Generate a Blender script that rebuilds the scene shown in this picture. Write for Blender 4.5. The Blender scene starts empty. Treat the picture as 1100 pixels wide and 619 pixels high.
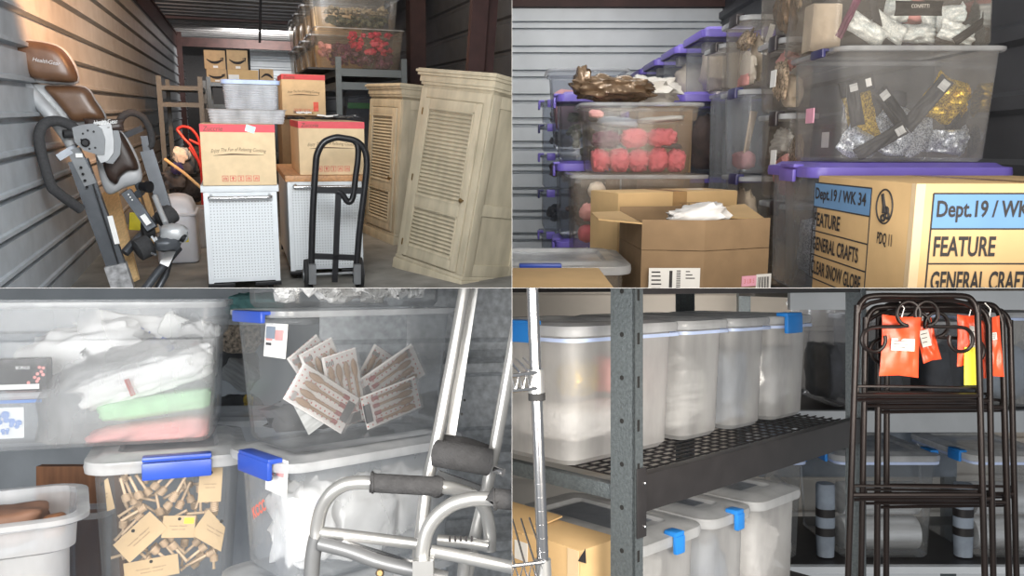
import bpy, bmesh, math, random
from mathutils import Vector, Matrix, Euler, noise
rnd = random.Random(7)
scene = bpy.context.scene
COL = scene.collection
# ------------------------------------------------------------------ camera, world, lights
EYE = 1.6                                   # camera height above the lower floor
FPX, CX, CY = 850.0, 550.0, 309.5           # focal length in pixels, image centre
cam = bpy.data.cameras.new('camera'); camo = bpy.data.objects.new('camera', cam); COL.objects.link(camo)
cam.sensor_width = 36.0; cam.lens = 36.0 * FPX / 1100.0; cam.clip_start = 0.05; cam.clip_end = 200
camo.location = (0, 0, EYE); camo.rotation_euler = (math.pi / 2, 0, 0)
scene.camera = camo
scene.view_settings.view_transform = 'Standard'; scene.view_settings.look = 'None'
scene.view_settings.gamma = 1; scene.view_settings.use_curve_mapping = False
scene.view_settings.exposure = 0.0
scene.cycles.transparent_max_bounces = 48; scene.cycles.max_bounces = 8
scene.cycles.diffuse_bounces = 3; scene.cycles.glossy_bounces = 3; scene.cycles.transmission_bounces = 6
scene.cycles.use_denoising = True
w = bpy.data.worlds.new('world'); scene.world = w; w.use_nodes = True
w.node_tree.nodes['Background'].inputs[0].default_value = (0.92, 0.96, 1.0, 1)
w.node_tree.nodes['Background'].inputs[1].default_value = 0.36

class Room:
    """One storage bay: its own floor height and heading seen from the camera."""
    def __init__(s, vp, xv, eye):
        d = Vector(((vp[0] - CX) / FPX, 1, (CY - vp[1]) / FPX)).normalized()
        x = Vector(((xv[0] - CX) / FPX, 1, (CY - xv[1]) / FPX)) if xv else Vector((1, 0, 0))
        x = (x - d * x.dot(d)).normalized(); z = x.cross(d)
        s.R = Matrix((x, d, z)).transposed(); s.eye = eye
        s.M = Matrix.Translation((0, 0, EYE)) @ s.R.to_4x4() @ Matrix.Translation((0, 0, -eye))
    def at(s, px, py, D):
        r = s.R.transposed() @ Vector(((px - CX) / FPX, 1, (CY - py) / FPX))
        return r * (D / r.y) + Vector((0, 0, s.eye))
    def on(s, px, py, z):
        r = s.R.transposed() @ Vector(((px - CX) / FPX, 1, (CY - py) / FPX))
        return r * ((z - s.eye) / r.z) + Vector((0, 0, s.eye))
UL = Room((249, 116), (4200, 190), 1.45)     # long bay with cartons, wardrobes and the inversion table
UR = Room((548, 162), None, 1.20)            # bay stacked with clear bins
LO = Room((550, 309.5), None, EYE)           # the two lower bays stand level
def onplane(frame, px, py, y):
    """Point where the line of sight through a pixel meets the plane y = const of a frame."""
    inv = frame.inverted(); c = inv @ Vector((0, 0, EYE))
    r = inv.to_3x3() @ Vector(((px - CX) / FPX, 1, (CY - py) / FPX))
    return c + r * ((y - c.y) / r.y)
def onx(frame, px, py, x):
    inv = frame.inverted(); c = inv @ Vector((0, 0, EYE))
    r = inv.to_3x3() @ Vector(((px - CX) / FPX, 1, (CY - py) / FPX))
    return c + r * ((x - c.x) / r.x)

def lamp(kind, room, loc, target, energy, color, **kw):
    l = bpy.data.lights.new(kind.lower() + '_light', kind); l.energy = energy; l.color = color
    for k, v in kw.items(): setattr(l, k, v)
    o = bpy.data.objects.new(kind.lower() + '_light', l); COL.objects.link(o)
    a, b = room.M @ Vector(loc), room.M @ Vector(target)
    o.location = a; o.rotation_euler = (b - a).to_track_quat('-Z', 'Y').to_euler()
    return o
# daylight through the open doors behind the viewer, a warm spot on the wall, unseen lamps added inside the bays
lamp('AREA', UL, (0.2, 2.6, 2.35), (0.6, 8, 0.8), 160, (0.93, 0.97, 1.0), shape='RECTANGLE', size=1.6, size_y=0.9)
lamp('SPOT', UL, (1.15, 5.0, 3.0), (-1.3, 8.2, 3.0), 2100, (1.0, 0.48, 0.20), spot_size=math.radians(66), spot_blend=0.45, shadow_soft_size=0.10)
lamp('AREA', UL, (0.5, 8.6, 3.42), (0.9, 11.0, 1.4), 48, (1.0, 0.80, 0.58), shape='RECTANGLE', size=1.2, size_y=0.6)  # added lamp, lifts the fronts of the high flower bins
lamp('AREA', UL, (0.9, 22.5, 3.25), (0.9, 26.5, 2.4), 110, (1.0, 0.95, 0.9), shape='RECTANGLE', size=1.6, size_y=0.3)  # added lamp, brightens the far door and end wall
lamp('SPOT', UL, (0.5, 7.5, 3.25), (0.7, 19.0, 3.5), 1500, (0.95, 0.97, 1.0), spot_size=math.radians(34), spot_blend=0.6, shadow_soft_size=0.1)  # added spot, rakes along the roof deck to bring out its ribs
lamp('AREA', UR, (0.35, -0.5, 2.5), (0.8, 3.4, 1.1), 66, (1.0, 0.92, 0.82), shape='RECTANGLE', size=1.4, size_y=0.8)
lamp('AREA', UR, (0.4, 4.6, 2.6), (0.6, 5.4, 1.0), 26, (1.0, 0.95, 0.88), shape='RECTANGLE', size=1.6, size_y=0.8)
lamp('AREA', LO, (-0.75, 0.25, 1.45), (-0.6, 2.2, 1.3), 40, (1.0, 0.98, 0.95), shape='RECTANGLE', size=1.0, size_y=0.5)
lamp('AREA', LO, (0.75, 0.25, 1.45), (0.7, 2.6, 1.3), 38, (1.0, 0.92, 0.82), shape='RECTANGLE', size=1.0, size_y=0.5)
lamp('AREA', LO, (1.2, 3.75, 1.57), (1.2, 4.3, 1.2), 7, (1.0, 0.95, 0.88), shape='RECTANGLE', size=1.4, size_y=0.2)

# ------------------------------------------------------------------ materials
def nodes(name):
    m = bpy.data.materials.new(name); m.use_nodes = True; t = m.node_tree; t.nodes.clear()
    return m, t, t.nodes.new, t.links.new
def mat(name, c, rough=0.6, metal=0.0, var=0.12, scale=12, bump=0.0, bscale=60, stretch=(1, 1, 1), c2=None, det=4, spec=0.5):
    m, t, N, L = nodes(name)
    out = N('ShaderNodeOutputMaterial'); p = N('ShaderNodeBsdfPrincipled'); L(p.outputs[0], out.inputs[0])
    tc = N('ShaderNodeTexCoord'); mp = N('ShaderNodeMapping'); mp.inputs['Scale'].default_value = stretch
    L(tc.outputs['Object'], mp.inputs[0])
    n = N('ShaderNodeTexNoise'); n.inputs['Scale'].default_value = scale; n.inputs['Detail'].default_value = det
    L(mp.outputs[0], n.inputs['Vector'])
    r = N('ShaderNodeValToRGB'); a = [max(0, x * (1 - var)) for x in c]; b = [min(1, x * (1 + var)) for x in (c2 or c)]
    r.color_ramp.elements[0].color = (*a, 1); r.color_ramp.elements[1].color = (*b, 1)
    r.color_ramp.elements[0].position = 0.3; r.color_ramp.elements[1].position = 0.7
    L(n.outputs[0], r.inputs[0]); L(r.outputs[0], p.inputs['Base Color'])
    p.inputs['Roughness'].default_value = rough; p.inputs['Metallic'].default_value = metal
    p.inputs['Specular IOR Level'].default_value = spec
    if bump:
        n2 = N('ShaderNodeTexNoise'); n2.inputs['Scale'].default_value = bscale; L(mp.outputs[0], n2.inputs['Vector'])
        bm_ = N('ShaderNodeBump'); bm_.inputs['Strength'].default_value = bump; bm_.inputs['Distance'].default_value = 0.01
        L(n2.outputs[0], bm_.inputs['Height']); L(bm_.outputs[0], p.inputs['Normal'])
    return m
def clear(name, tint=(0.9, 0.92, 0.93), haze=0.22, col=(0.8, 0.82, 0.83), gl=0.5, rough=0.12, scale=9):
    """Thin translucent plastic: see-through, a milky scatter and a sheen at grazing angles."""
    m, t, N, L = nodes(name)
    out = N('ShaderNodeOutputMaterial')
    tr = N('ShaderNodeBsdfTransparent'); tr.inputs[0].default_value = (*tint, 1)
    df = N('ShaderNodeBsdfDiffuse'); df.inputs[0].default_value = (*col, 1)
    tl = N('ShaderNodeBsdfTranslucent'); tl.inputs[0].default_value = (*col, 1)
    md = N('ShaderNodeMixShader'); md.inputs[0].default_value = 0.4; L(df.outputs[0], md.inputs[1]); L(tl.outputs[0], md.inputs[2])
    tc = N('ShaderNodeTexCoord'); mp = N('ShaderNodeMapping'); mp.inputs['Scale'].default_value = (1, 1, 0.35); L(tc.outputs['Object'], mp.inputs[0])
    n = N('ShaderNodeTexNoise'); n.inputs['Scale'].default_value = scale; n.inputs['Detail'].default_value = 5; L(mp.outputs[0], n.inputs['Vector'])
    mr = N('ShaderNodeMapRange'); mr.inputs[1].default_value = 0.3; mr.inputs[2].default_value = 0.7
    mr.inputs[3].default_value = haze * 0.7; mr.inputs[4].default_value = haze * 1.3; L(n.outputs[0], mr.inputs[0])
    m1 = N('ShaderNodeMixShader'); L(mr.outputs[0], m1.inputs[0]); L(tr.outputs[0], m1.inputs[1]); L(md.outputs[0], m1.inputs[2])
    g = N('ShaderNodeBsdfGlossy'); g.inputs['Roughness'].default_value = rough
    lw = N('ShaderNodeLayerWeight'); lw.inputs[0].default_value = 0.25
    mu = N('ShaderNodeMath'); mu.operation = 'MULTIPLY'; mu.inputs[1].default_value = gl; L(lw.outputs['Fresnel'], mu.inputs[0])
    m2 = N('ShaderNodeMixShader'); L(mu.outputs[0], m2.inputs[0]); L(m1.outputs[0], m2.inputs[1]); L(g.outputs[0], m2.inputs[2])
    L(m2.outputs[0], out.inputs[0])
    return m
def glitter(name, c, c2, scale=160, rough=0.3, metal=0.8, bs=0.9):
    m, t, N, L = nodes(name)
    out = N('ShaderNodeOutputMaterial'); p = N('ShaderNodeBsdfPrincipled'); L(p.outputs[0], out.inputs[0])
    tc = N('ShaderNodeTexCoord'); v = N('ShaderNodeTexVoronoi'); v.inputs['Scale'].default_value = scale; L(tc.outputs['Object'], v.inputs['Vector'])
    bw = N('ShaderNodeRGBToBW'); L(v.outputs['Color'], bw.inputs[0])
    r = N('ShaderNodeValToRGB'); r.color_ramp.elements[0].color = (*c, 1); r.color_ramp.elements[1].color = (*c2, 1)
    r.color_ramp.elements[0].position = 0.25; r.color_ramp.elements[1].position = 0.75
    L(bw.outputs[0], r.inputs[0]); L(r.outputs[0], p.inputs['Base Color'])
    b = N('ShaderNodeBump'); b.inputs['Strength'].default_value = bs; b.inputs['Distance'].default_value = 0.02
    L(bw.outputs[0], b.inputs['Height']); L(b.outputs[0], p.inputs['Normal'])
    p.inputs['Roughness'].default_value = rough; p.inputs['Metallic'].default_value = metal
    return m
def dots(name, base, dot, pitch, rad, rough=0.45, axes=(0, 2), metal=0.0):
    """A regular grid of round holes or printed dots."""
    m, t, N, L = nodes(name)
    out = N('ShaderNodeOutputMaterial'); p = N('ShaderNodeBsdfPrincipled'); L(p.outputs[0], out.inputs[0])
    tc = N('ShaderNodeTexCoord'); mp = N('ShaderNodeMapping'); s = [0, 0, 0]
    for a in axes: s[a] = 1.0 / pitch
    mp.inputs['Scale'].default_value = s; L(tc.outputs['Object'], mp.inputs[0])
    fr = N('ShaderNodeVectorMath'); fr.operation = 'FRACTION'; L(mp.outputs[0], fr.inputs[0])
    c = [0, 0, 0]
    for a in axes: c[a] = 0.5
    ds = N('ShaderNodeVectorMath'); ds.operation = 'DISTANCE'; L(fr.outputs[0], ds.inputs[0]); ds.inputs[1].default_value = c
    lt = N('ShaderNodeMath'); lt.operation = 'LESS_THAN'; L(ds.outputs['Value'], lt.inputs[0]); lt.inputs[1].default_value = rad / pitch
    mx = N('ShaderNodeMix'); mx.data_type = 'RGBA'; L(lt.outputs[0], mx.inputs[0])
    mx.inputs[6].default_value = (*base, 1); mx.inputs[7].default_value = (*dot, 1)
    L(mx.outputs[2], p.inputs['Base Color']); p.inputs['Roughness'].default_value = rough; p.inputs['Metallic'].default_value = metal
    return m
M = {}
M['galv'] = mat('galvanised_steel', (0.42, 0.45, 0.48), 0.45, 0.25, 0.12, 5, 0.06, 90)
M['galv_light'] = mat('pale_steel_panel', (0.62, 0.66, 0.70), 0.5, 0.25, 0.08, 4)
M['galv_grain'] = mat('zinc_spangle', (0.50, 0.52, 0.54), 0.5, 0.15, 0.25, 45, 0.1, 120)
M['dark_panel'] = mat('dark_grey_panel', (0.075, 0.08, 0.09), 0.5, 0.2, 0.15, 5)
M['deck'] = mat('roof_deck', (0.40, 0.40, 0.41), 0.5, 0.2, 0.15, 4)
M['beige_panel'] = mat('beige_panel', (0.55, 0.50, 0.44), 0.6, 0.1, 0.1, 3)
M['concrete'] = mat('concrete', (0.24, 0.23, 0.21), 0.85, 0, 0.3, 3, 0.15, 40)
M['redbrown'] = mat('primer_red_steel', (0.055, 0.024, 0.022), 0.6, 0.1, 0.25, 6)
M['divider'] = mat('divider_sheet', (0.35, 0.35, 0.35), 0.8)
M['card'] = mat('cardboard', (0.52, 0.36, 0.20), 0.85, 0, 0.08, 18, 0.04, 120)
M['card_pale'] = mat('pale_cardboard', (0.72, 0.55, 0.34), 0.85, 0, 0.06, 14, 0.04, 120)
M['card_dark'] = mat('brown_cardboard', (0.27, 0.18, 0.10), 0.85, 0, 0.1, 14, 0.04, 120)
M['card_gold'] = mat('golden_cardboard', (0.62, 0.42, 0.205), 0.8, 0, 0.06, 10, 0.03, 100)
M['tape'] = mat('packing_tape', (0.42, 0.26, 0.12), 0.25, 0, 0.1, 20)
M['stripe'] = mat('red_print', (0.72, 0.10, 0.12), 0.7, 0, 0.06)
M['ink'] = mat('dark_ink', (0.03, 0.028, 0.03), 0.7, 0, 0.1)
M['ink_brown'] = mat('brown_ink', (0.14, 0.09, 0.06), 0.7, 0, 0.1)
M['ink_red'] = mat('red_ink', (0.66, 0.16, 0.12), 0.7)
M['paper'] = mat('white_paper', (0.80, 0.80, 0.78), 0.7, 0, 0.04)
M['blue_print'] = mat('blue_print', (0.13, 0.27, 0.48), 0.7, 0, 0.04)
M['pinklab'] = mat('pink_sticker', (0.85, 0.42, 0.55), 0.6)
M['yellow'] = mat('yellow_sticker', (0.88, 0.76, 0.05), 0.55)
M['cyan'] = mat('mint_sticker', (0.55, 0.85, 0.82), 0.5)
M['white_metal'] = mat('white_enamel', (0.66, 0.69, 0.71), 0.4, 0, 0.03)
M['peg'] = dots('white_pegboard', (0.68, 0.71, 0.73), (0.30, 0.31, 0.32), 0.0235, 0.0046, 0.4)
M['chrome'] = mat('chrome', (0.55, 0.55, 0.56), 0.22, 1.0, 0.04)
M['alu'] = mat('brushed_aluminium', (0.55, 0.55, 0.54), 0.32, 0.8, 0.05, 30, stretch=(1, 1, 0.1))
M['grey_paint'] = mat('grey_painted_steel', (0.16, 0.165, 0.17), 0.4, 0.3, 0.1)
M['foam'] = mat('charcoal_foam', (0.040, 0.040, 0.042), 0.85, 0, 0.2, 60, 0.3, 240)
M['black'] = mat('black_steel', (0.016, 0.016, 0.018), 0.32, 0.3, 0.2)
M['rubber'] = mat('black_rubber', (0.02, 0.02, 0.021), 0.75, 0, 0.2)
M['bronze'] = mat('dark_bronze_steel', (0.010, 0.0065, 0.006), 0.36, 0.5, 0.3)
M['butcher'] = mat('wood_top', (0.52, 0.27, 0.12), 0.5, 0, 0.2, 7, stretch=(8, 1, 8))
M['pine'] = mat('pine_board', (0.70, 0.48, 0.24), 0.6, 0, 0.15, 6, stretch=(9, 9, 0.8))
M['brown_wood'] = mat('stained_board', (0.17, 0.075, 0.035), 0.55, 0, 0.3, 6, stretch=(9, 9, 0.8))
M['spoonwood'] = mat('beech', (0.40, 0.25, 0.14), 0.6, 0, 0.12, 20, stretch=(3, 3, .6))
M['palewood'] = mat('pale_beech', (0.66, 0.49, 0.33), 0.6, 0, 0.12, 20)
M['kraft'] = mat('kraft_tag', (0.56, 0.41, 0.24), 0.85, 0, 0.08)
M['distress'] = mat('distressed_cream_paint', (0.50, 0.44, 0.32), 0.6, 0, 0.10, 5, 0.05, 40, stretch=(2, 2, .6), c2=(0.56, 0.49, 0.36))
M['brass'] = mat('aged_brass', (0.24, 0.16, 0.07), 0.4, 0.8, 0.2)
M['leather'] = mat('brown_vinyl', (0.115, 0.058, 0.03), 0.36, 0, 0.12, 20, 0.08, 150)
M['leather_dk'] = mat('dark_brown_vinyl', (0.032, 0.018, 0.013), 0.42, 0, 0.15, 20, 0.08, 150)
M['shell'] = mat('silver_grey_plastic', (0.46, 0.47, 0.48), 0.35, 0.25, 0.06)
M['hinge_grey'] = mat('mid_grey_plastic', (0.21, 0.22, 0.23), 0.4, 0.1, 0.06)
M['gun'] = mat('gunmetal', (0.10, 0.108, 0.12), 0.38, 0.5, 0.12)
M['scuff'] = mat('scuffed_foil', (0.55, 0.55, 0.56), 0.3, 0.6, 0.4, 25)
M['purple'] = mat('purple_plastic', (0.17, 0.13, 0.52), 0.38, 0, 0.06)
M['navy'] = mat('navy_plastic', (0.035, 0.035, 0.13), 0.35)
M['blue'] = mat('royal_blue_plastic', (0.025, 0.075, 0.42), 0.35, 0, 0.08)
M['bright_blue'] = mat('bright_blue_plastic', (0.02, 0.22, 0.66), 0.35)
M['blacklatch'] = mat('black_latch_plastic', (0.03, 0.025, 0.03), 0.35)
M['lidclear'] = clear('cloudy_lid', (0.85, 0.86, 0.87), 0.55, (0.82, 0.84, 0.86), 0.6, 0.15)
M['rim'] = clear('cloudy_rim', (0.88, 0.89, 0.90), 0.42, (0.82, 0.84, 0.86), 0.6, 0.15)
M['bin'] = clear('clear_bin_plastic', (0.93, 0.94, 0.95), 0.10, (0.75, 0.78, 0.8), 0.5)
M['bin_veil'] = clear('veiled_bin_plastic', (0.92, 0.92, 0.92), 0.17, (0.80, 0.79, 0.78), 0.5)
M['bin_hazy'] = clear('hazy_bin_plastic', (0.90, 0.92, 0.94), 0.26, (0.78, 0.81, 0.84), 0.5)
M['bin_frost'] = clear('frosted_bin_plastic', (0.9, 0.9, 0.9), 0.42, (0.86, 0.86, 0.86), 0.45, 0.2)
M['bin_milk'] = clear('milky_bin_plastic', (0.85, 0.87, 0.90), 0.46, (0.80, 0.82, 0.85), 0.45, 0.2)
M['bin_warm'] = clear('warm_bin_plastic', (0.93, 0.90, 0.86), 0.13, (0.78, 0.72, 0.64), 0.5)
M['bin_smoke'] = clear('smoky_bin_plastic', (0.72, 0.75, 0.8), 0.14, (0.5, 0.52, 0.56), 0.55)
M['film'] = clear('clear_film', (0.95, 0.95, 0.95), 0.10, (0.8, 0.8, 0.8), 0.8, 0.08, 30)
M['polybag'] = clear('white_polythene', (0.9, 0.9, 0.9), 0.20, (0.88, 0.88, 0.88), 0.5, 0.2, 14)
M['white_tub'] = clear('white_tub_plastic', (0.85, 0.85, 0.87), 0.72, (0.86, 0.87, 0.90), 0.3, 0.3)
M['tote'] = mat('white_tote', (0.72, 0.73, 0.78), 0.4, 0, 0.04)
M['bagwhite'] = mat('white_plastic_bag', (0.88, 0.87, 0.86), 0.4, 0, 0.07, 9, 0.35, 26)
M['silver'] = glitter('silver_confetti', (0.22, 0.25, 0.30), (0.85, 0.90, 0.97), 300, 0.35, 0.6, 0.6)
M['pearl'] = glitter('pearl_confetti', (0.60, 0.68, 0.72), (0.86, 0.92, 0.94), 260, 0.45, 0.15, 0.25)
M['gold'] = glitter('gold_confetti', (0.22, 0.13, 0.01), (0.85, 0.58, 0.07), 260, 0.32, 0.7, 0.6)
M['blackcard'] = mat('black_card', (0.010, 0.010, 0.013), 0.6, 0, 0.3)
M['pink'] = mat('pink_tissue', (0.62, 0.13, 0.17), 0.75, 0, 0.25, 14, 0.4, 40)
M['palepink'] = mat('pale_pink_tissue', (0.75, 0.36, 0.36), 0.8, 0, 0.15, 14, 0.4, 40)
M['cream'] = mat('cream_tissue', (0.75, 0.66, 0.55), 0.8, 0, 0.1, 14, 0.4, 40)
M['bluegrey'] = mat('blue_grey_cloth', (0.26, 0.31, 0.38), 0.8, 0, 0.2, 14)
M['cello'] = mat('brown_cellophane', (0.20, 0.135, 0.085), 0.2, 0.3, 0.35, 12, 0.8, 30)
M['cloth'] = mat('white_cloth', (0.70, 0.67, 0.62), 0.85, 0, 0.06, 8, 0.3, 20)
M['crimson'] = mat('crimson_garland', (0.42, 0.015, 0.06), 0.5, 0, 0.5, 30)
M['plum'] = mat('plum_garland', (0.11, 0.025, 0.07), 0.55, 0, 0.5, 30)
M['dried'] = mat('dried_flowers', (0.28, 0.24, 0.17), 0.8, 0, 0.4, 40)
M['moss'] = mat('olive_stems', (0.10, 0.10, 0.06), 0.8, 0, 0.4, 40)
M['green'] = mat('green_tape', (0.06, 0.28, 0.05), 0.6)
M['mint'] = mat('green_cloth', (0.42, 0.74, 0.42), 0.8, 0, 0.15, 20)
M['coral'] = mat('coral_cloth', (0.80, 0.30, 0.28), 0.8, 0, 0.18, 20, stretch=(1, 1, 6))
M['red'] = mat('red_paint', (0.55, 0.03, 0.03), 0.4)
M['orange'] = mat('orange_packet', (0.66, 0.07, 0.022), 0.38, 0, 0.12, 14, 0.3, 25)
M['dark'] = mat('dark_clutter', (0.035, 0.033, 0.035), 0.7, 0, 0.5, 30)
M['charcoal'] = mat('charcoal_cloth', (0.06, 0.062, 0.07), 0.7, 0, 0.4, 20)
M['brown'] = mat('brown_goods', (0.16, 0.085, 0.055), 0.6, 0, 0.4, 16)
M['speckle'] = mat('speckled_fabric', (0.20, 0.13, 0.09), 0.8, 0, 0.8, 90, c2=(0.5, 0.4, 0.3))
M['teal'] = mat('teal_towel', (0.16, 0.36, 0.36), 0.9, 0, 0.2, 40, 0.4, 150)
M['fluff'] = mat('white_fluff', (0.78, 0.78, 0.78), 0.9, 0, 0.12, 50, 0.8, 120)
M['foilroll'] = mat('silver_foil', (0.72, 0.73, 0.74), 0.3, 0.6, 0.15, 6, stretch=(1, 1, 8))
M['hammer'] = mat('hammertone_grey', (0.105, 0.122, 0.13), 0.38, 0.4, 0.22, 150, 0.25, 260)
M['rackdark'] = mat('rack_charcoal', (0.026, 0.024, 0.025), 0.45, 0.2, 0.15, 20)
M['label_grey'] = mat('greyed_paper', (0.52, 0.50, 0.47), 0.7)  # white paper toned greyer so the close lamp does not blow it out
M['hole'] = mat('hole_dark', (0.008, 0.008, 0.008), 0.9)
M['bluebutter'] = mat('blue_butterfly_print', (0.12, 0.24, 0.56), 0.7)
M['spots'] = dots('white_card_red_dots', (0.82, 0.79, 0.77), (0.55, 0.13, 0.11), 0.0145, 0.0024, 0.5)
M['redtip'] = mat('red_dipped_wood', (0.33, 0.06, 0.055), 0.5)
M['stripecloth'] = mat('grey_white_packs', (0.45, 0.46, 0.46), 0.6, 0, 0.3, 14, stretch=(1, 1, 8))

# ------------------------------------------------------------------ mesh builder
class MB:
    def __init__(s): s.v = []; s.f = []; s.m = []
    def add(s, vs, fs, mi=0):
        b = len(s.v); s.v += [Vector(v) for v in vs]
        for f in fs: s.f.append([b + i for i in f]); s.m.append(mi)
        return s
    def box(s, x0, x1, y0, y1, z0, z1, mi=0, bev=0.0, rot=None, pivot=None):
        bm = bmesh.new(); bmesh.ops.create_cube(bm, size=1)
        for v in bm.verts: v.co = Vector(((x0 + x1) / 2 + v.co.x * (x1 - x0), (y0 + y1) / 2 + v.co.y * (y1 - y0), (z0 + z1) / 2 + v.co.z * (z1 - z0)))
        if bev: bmesh.ops.bevel(bm, geom=bm.edges[:], offset=bev, segments=2, profile=0.6, affect='EDGES')
        if rot is not None:
            pv = Vector(pivot) if pivot is not None else Vector(((x0 + x1) / 2, (y0 + y1) / 2, (z0 + z1) / 2))
            R = Euler(rot).to_matrix()
            for v in bm.verts: v.co = R @ (v.co - pv) + pv
        bm.verts.index_update(); s.add([v.co.copy() for v in bm.verts], [[v.index for v in f.verts] for f in bm.faces], mi); bm.free(); return s
    def quad(s, *p, mi=0): return s.add(p, [list(range(len(p)))], mi)
    def tube(s, pts, r, n=10, closed=False, smooth=0, mi=0, cap=True):
        P = [Vector(p) for p in pts]
        rs = list(r) if isinstance(r, (list, tuple)) else [r] * len(P)
        if smooth:
            Q, RR = [], []; k = len(P)
            for i in range(k if closed else k - 1):
                a, b, c, d = (P[(i - 1) % k] if closed or i else P[0]), P[i], P[(i + 1) % k], (P[(i + 2) % k] if closed or i + 2 < k else P[-1])
                for j in range(smooth):
                    t = j / smooth
                    Q.append(0.5 * ((2 * b) + (c - a) * t + (2 * a - 5 * b + 4 * c - d) * t * t + (3 * b - a - 3 * c + d) * t ** 3))
                    RR.append(rs[i] * (1 - t) + rs[(i + 1) % k] * t)
            if not closed: Q.append(P[-1]); RR.append(rs[-1])
            P, rs = Q, RR
        k = len(P); T = []
        for i in range(k):
            a = P[(i - 1) % k] if closed or i else P[i]; b = P[(i + 1) % k] if closed or i + 1 < k else P[i]
            d = (b - a); T.append(d.normalized() if d.length > 1e-9 else Vector((0, 0, 1)))
        u = T[0].orthogonal().normalized(); vs = []
        for i in range(k):
            u = (u - T[i] * u.dot(T[i])); u = u.normalized() if u.length > 1e-6 else T[i].orthogonal().normalized()
            w_ = T[i].cross(u)
            for j in range(n):
                a = 2 * math.pi * j / n; vs.append(P[i] + (u * math.cos(a) + w_ * math.sin(a)) * rs[i])
        fs = []
        for i in range(k if closed else k - 1):
            for j in range(n): fs.append([i * n + j, i * n + (j + 1) % n, ((i + 1) % k) * n + (j + 1) % n, ((i + 1) % k) * n + j])
        if not closed and cap: fs.append(list(range(n))[::-1]); fs.append([(k - 1) * n + j for j in range(n)])
        return s.add(vs, fs, mi)
    def bar(s, a, b, w_, h, up=(0, 0, 1), mi=0):
        """Rectangular bar from a to b, w_ wide and h high across `up`."""
        a, b = Vector(a), Vector(b); d = (b - a).normalized(); up = Vector(up)
        x = d.cross(up); x = x.normalized() if x.length > 1e-6 else d.orthogonal().normalized(); z = x.cross(d)
        vs = [p + x * (w_ / 2 * i) + z * (h / 2 * j) for p in (a, b) for i, j in ((-1, -1), (1, -1), (1, 1), (-1, 1))]
        return s.add(vs, [[3, 2, 1, 0], [4, 5, 6, 7], [0, 1, 5, 4], [1, 2, 6, 5], [2, 3, 7, 6], [3, 0, 4, 7]], mi)
    def rloops(s, loops, n=5, cap0=True, cap1=False, mi=0, c=(0, 0)):
        """Skin of stacked rounded rectangles: (z, half x, half y, corner radius)."""
        vs = []; k = 4 * (n + 1)
        for (z, hx, hy, r) in loops:
            r = min(r, hx * .98, hy * .98)
            for qx, qy, a0 in ((1, 1, 0), (-1, 1, 90), (-1, -1, 180), (1, -1, 270)):
                for j in range(n + 1):
                    a = math.radians(a0 + 90 * j / n); vs.append((c[0] + qx * (hx - r) + r * math.cos(a), c[1] + qy * (hy - r) + r * math.sin(a), z))
        fs = []
        for i in range(len(loops) - 1):
            for j in range(k): fs.append([i * k + j, i * k + (j + 1) % k, (i + 1) * k + (j + 1) % k, (i + 1) * k + j])
        if cap0: fs.append(list(range(k))[::-1])
        if cap1: fs.append([(len(loops) - 1) * k + j for j in range(k)])
        return s.add(vs, fs, mi)
    def lathe(s, prof, a, b, n=14, mi=0):
        """Profile of (t along a->b, radius)."""
        a, b = Vector(a), Vector(b)
        return s.tube([a + (b - a) * t for t, _ in prof], [r for _, r in prof], n, mi=mi)
    def prism(s, poly, f0, f1, mi=0):
        """Extrude a polygon: f0, f1 map (u,v) to 3D for both faces."""
        k = len(poly); vs = [Vector(f0(*p)) for p in poly] + [Vector(f1(*p)) for p in poly]
        fs = [list(range(k))[::-1], [k + i for i in range(k)]] + [[i, (i + 1) % k, k + (i + 1) % k, k + i] for i in range(k)]
        return s.add(vs, fs, mi)
    def blob(s, c, r, e=0.8, amp=0.08, freq=3.0, seed=0, nu=20, nv=12, rot=None, mi=0):
        vs, fs = [], []; R = Euler(rot).to_matrix() if rot else None; c = Vector(c)
        pw = lambda x, e_: math.copysign(abs(x) ** e_, x)
        for j in range(nv + 1):
            ph = -math.pi / 2 + math.pi * j / nv
            for i in range(nu):
                th = 2 * math.pi * i / nu
                d = Vector((pw(math.cos(ph), e) * pw(math.cos(th), e), pw(math.cos(ph), e) * pw(math.sin(th), e), pw(math.sin(ph), e)))
                k = 1 + amp * noise.noise(d * freq + Vector((seed * 3.7, seed * 1.3, 0))) * 2 + amp * .6 * noise.noise(d * freq * 2.7 + Vector((0, seed * 2.1, 5)))
                q = Vector((d.x * r[0] * k, d.y * r[1] * k, d.z * r[2] * k)); vs.append(c + (R @ q if R else q))
        for j in range(nv):
            for i in range(nu): fs.append([j * nu + i, j * nu + (i + 1) % nu, (j + 1) * nu + (i + 1) % nu, (j + 1) * nu + i])
        return s.add(vs, fs, mi)
    def pillow(s, w_, h, t, amp=0.1, seed=0, n=14, m=14, mi=0):
        """Sealed packet lying in x-z, thickest in its middle."""
        vs, fs = [], []
        for side in (-1, 1):
            b = len(vs)
            for j in range(m + 1):
                for i in range(n + 1):
                    u, v = 2 * i / n - 1, 2 * j / m - 1
                    k = ((1 - u ** 4) * (1 - v ** 4)) ** 0.6
                    q = noise.noise(Vector((u * 2.2 + seed, v * 2.2, side + seed * 2))) * amp * t * 2 * k
                    pin = 1 - 0.05 * (1 - abs(u)) * abs(v) ** 3
                    vs.append((u * w_ / 2 * (1 - .04 * (1 - v * v)), side * (t / 2 * k + .0006) + q, v * h / 2 * pin))
            for j in range(m):
                for i in range(n):
                    a = b + j * (n + 1) + i; f = [a, a + 1, a + n + 2, a + n + 1]; fs.append(f if side < 0 else f[::-1])
        return s.add(vs, fs, mi)
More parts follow.
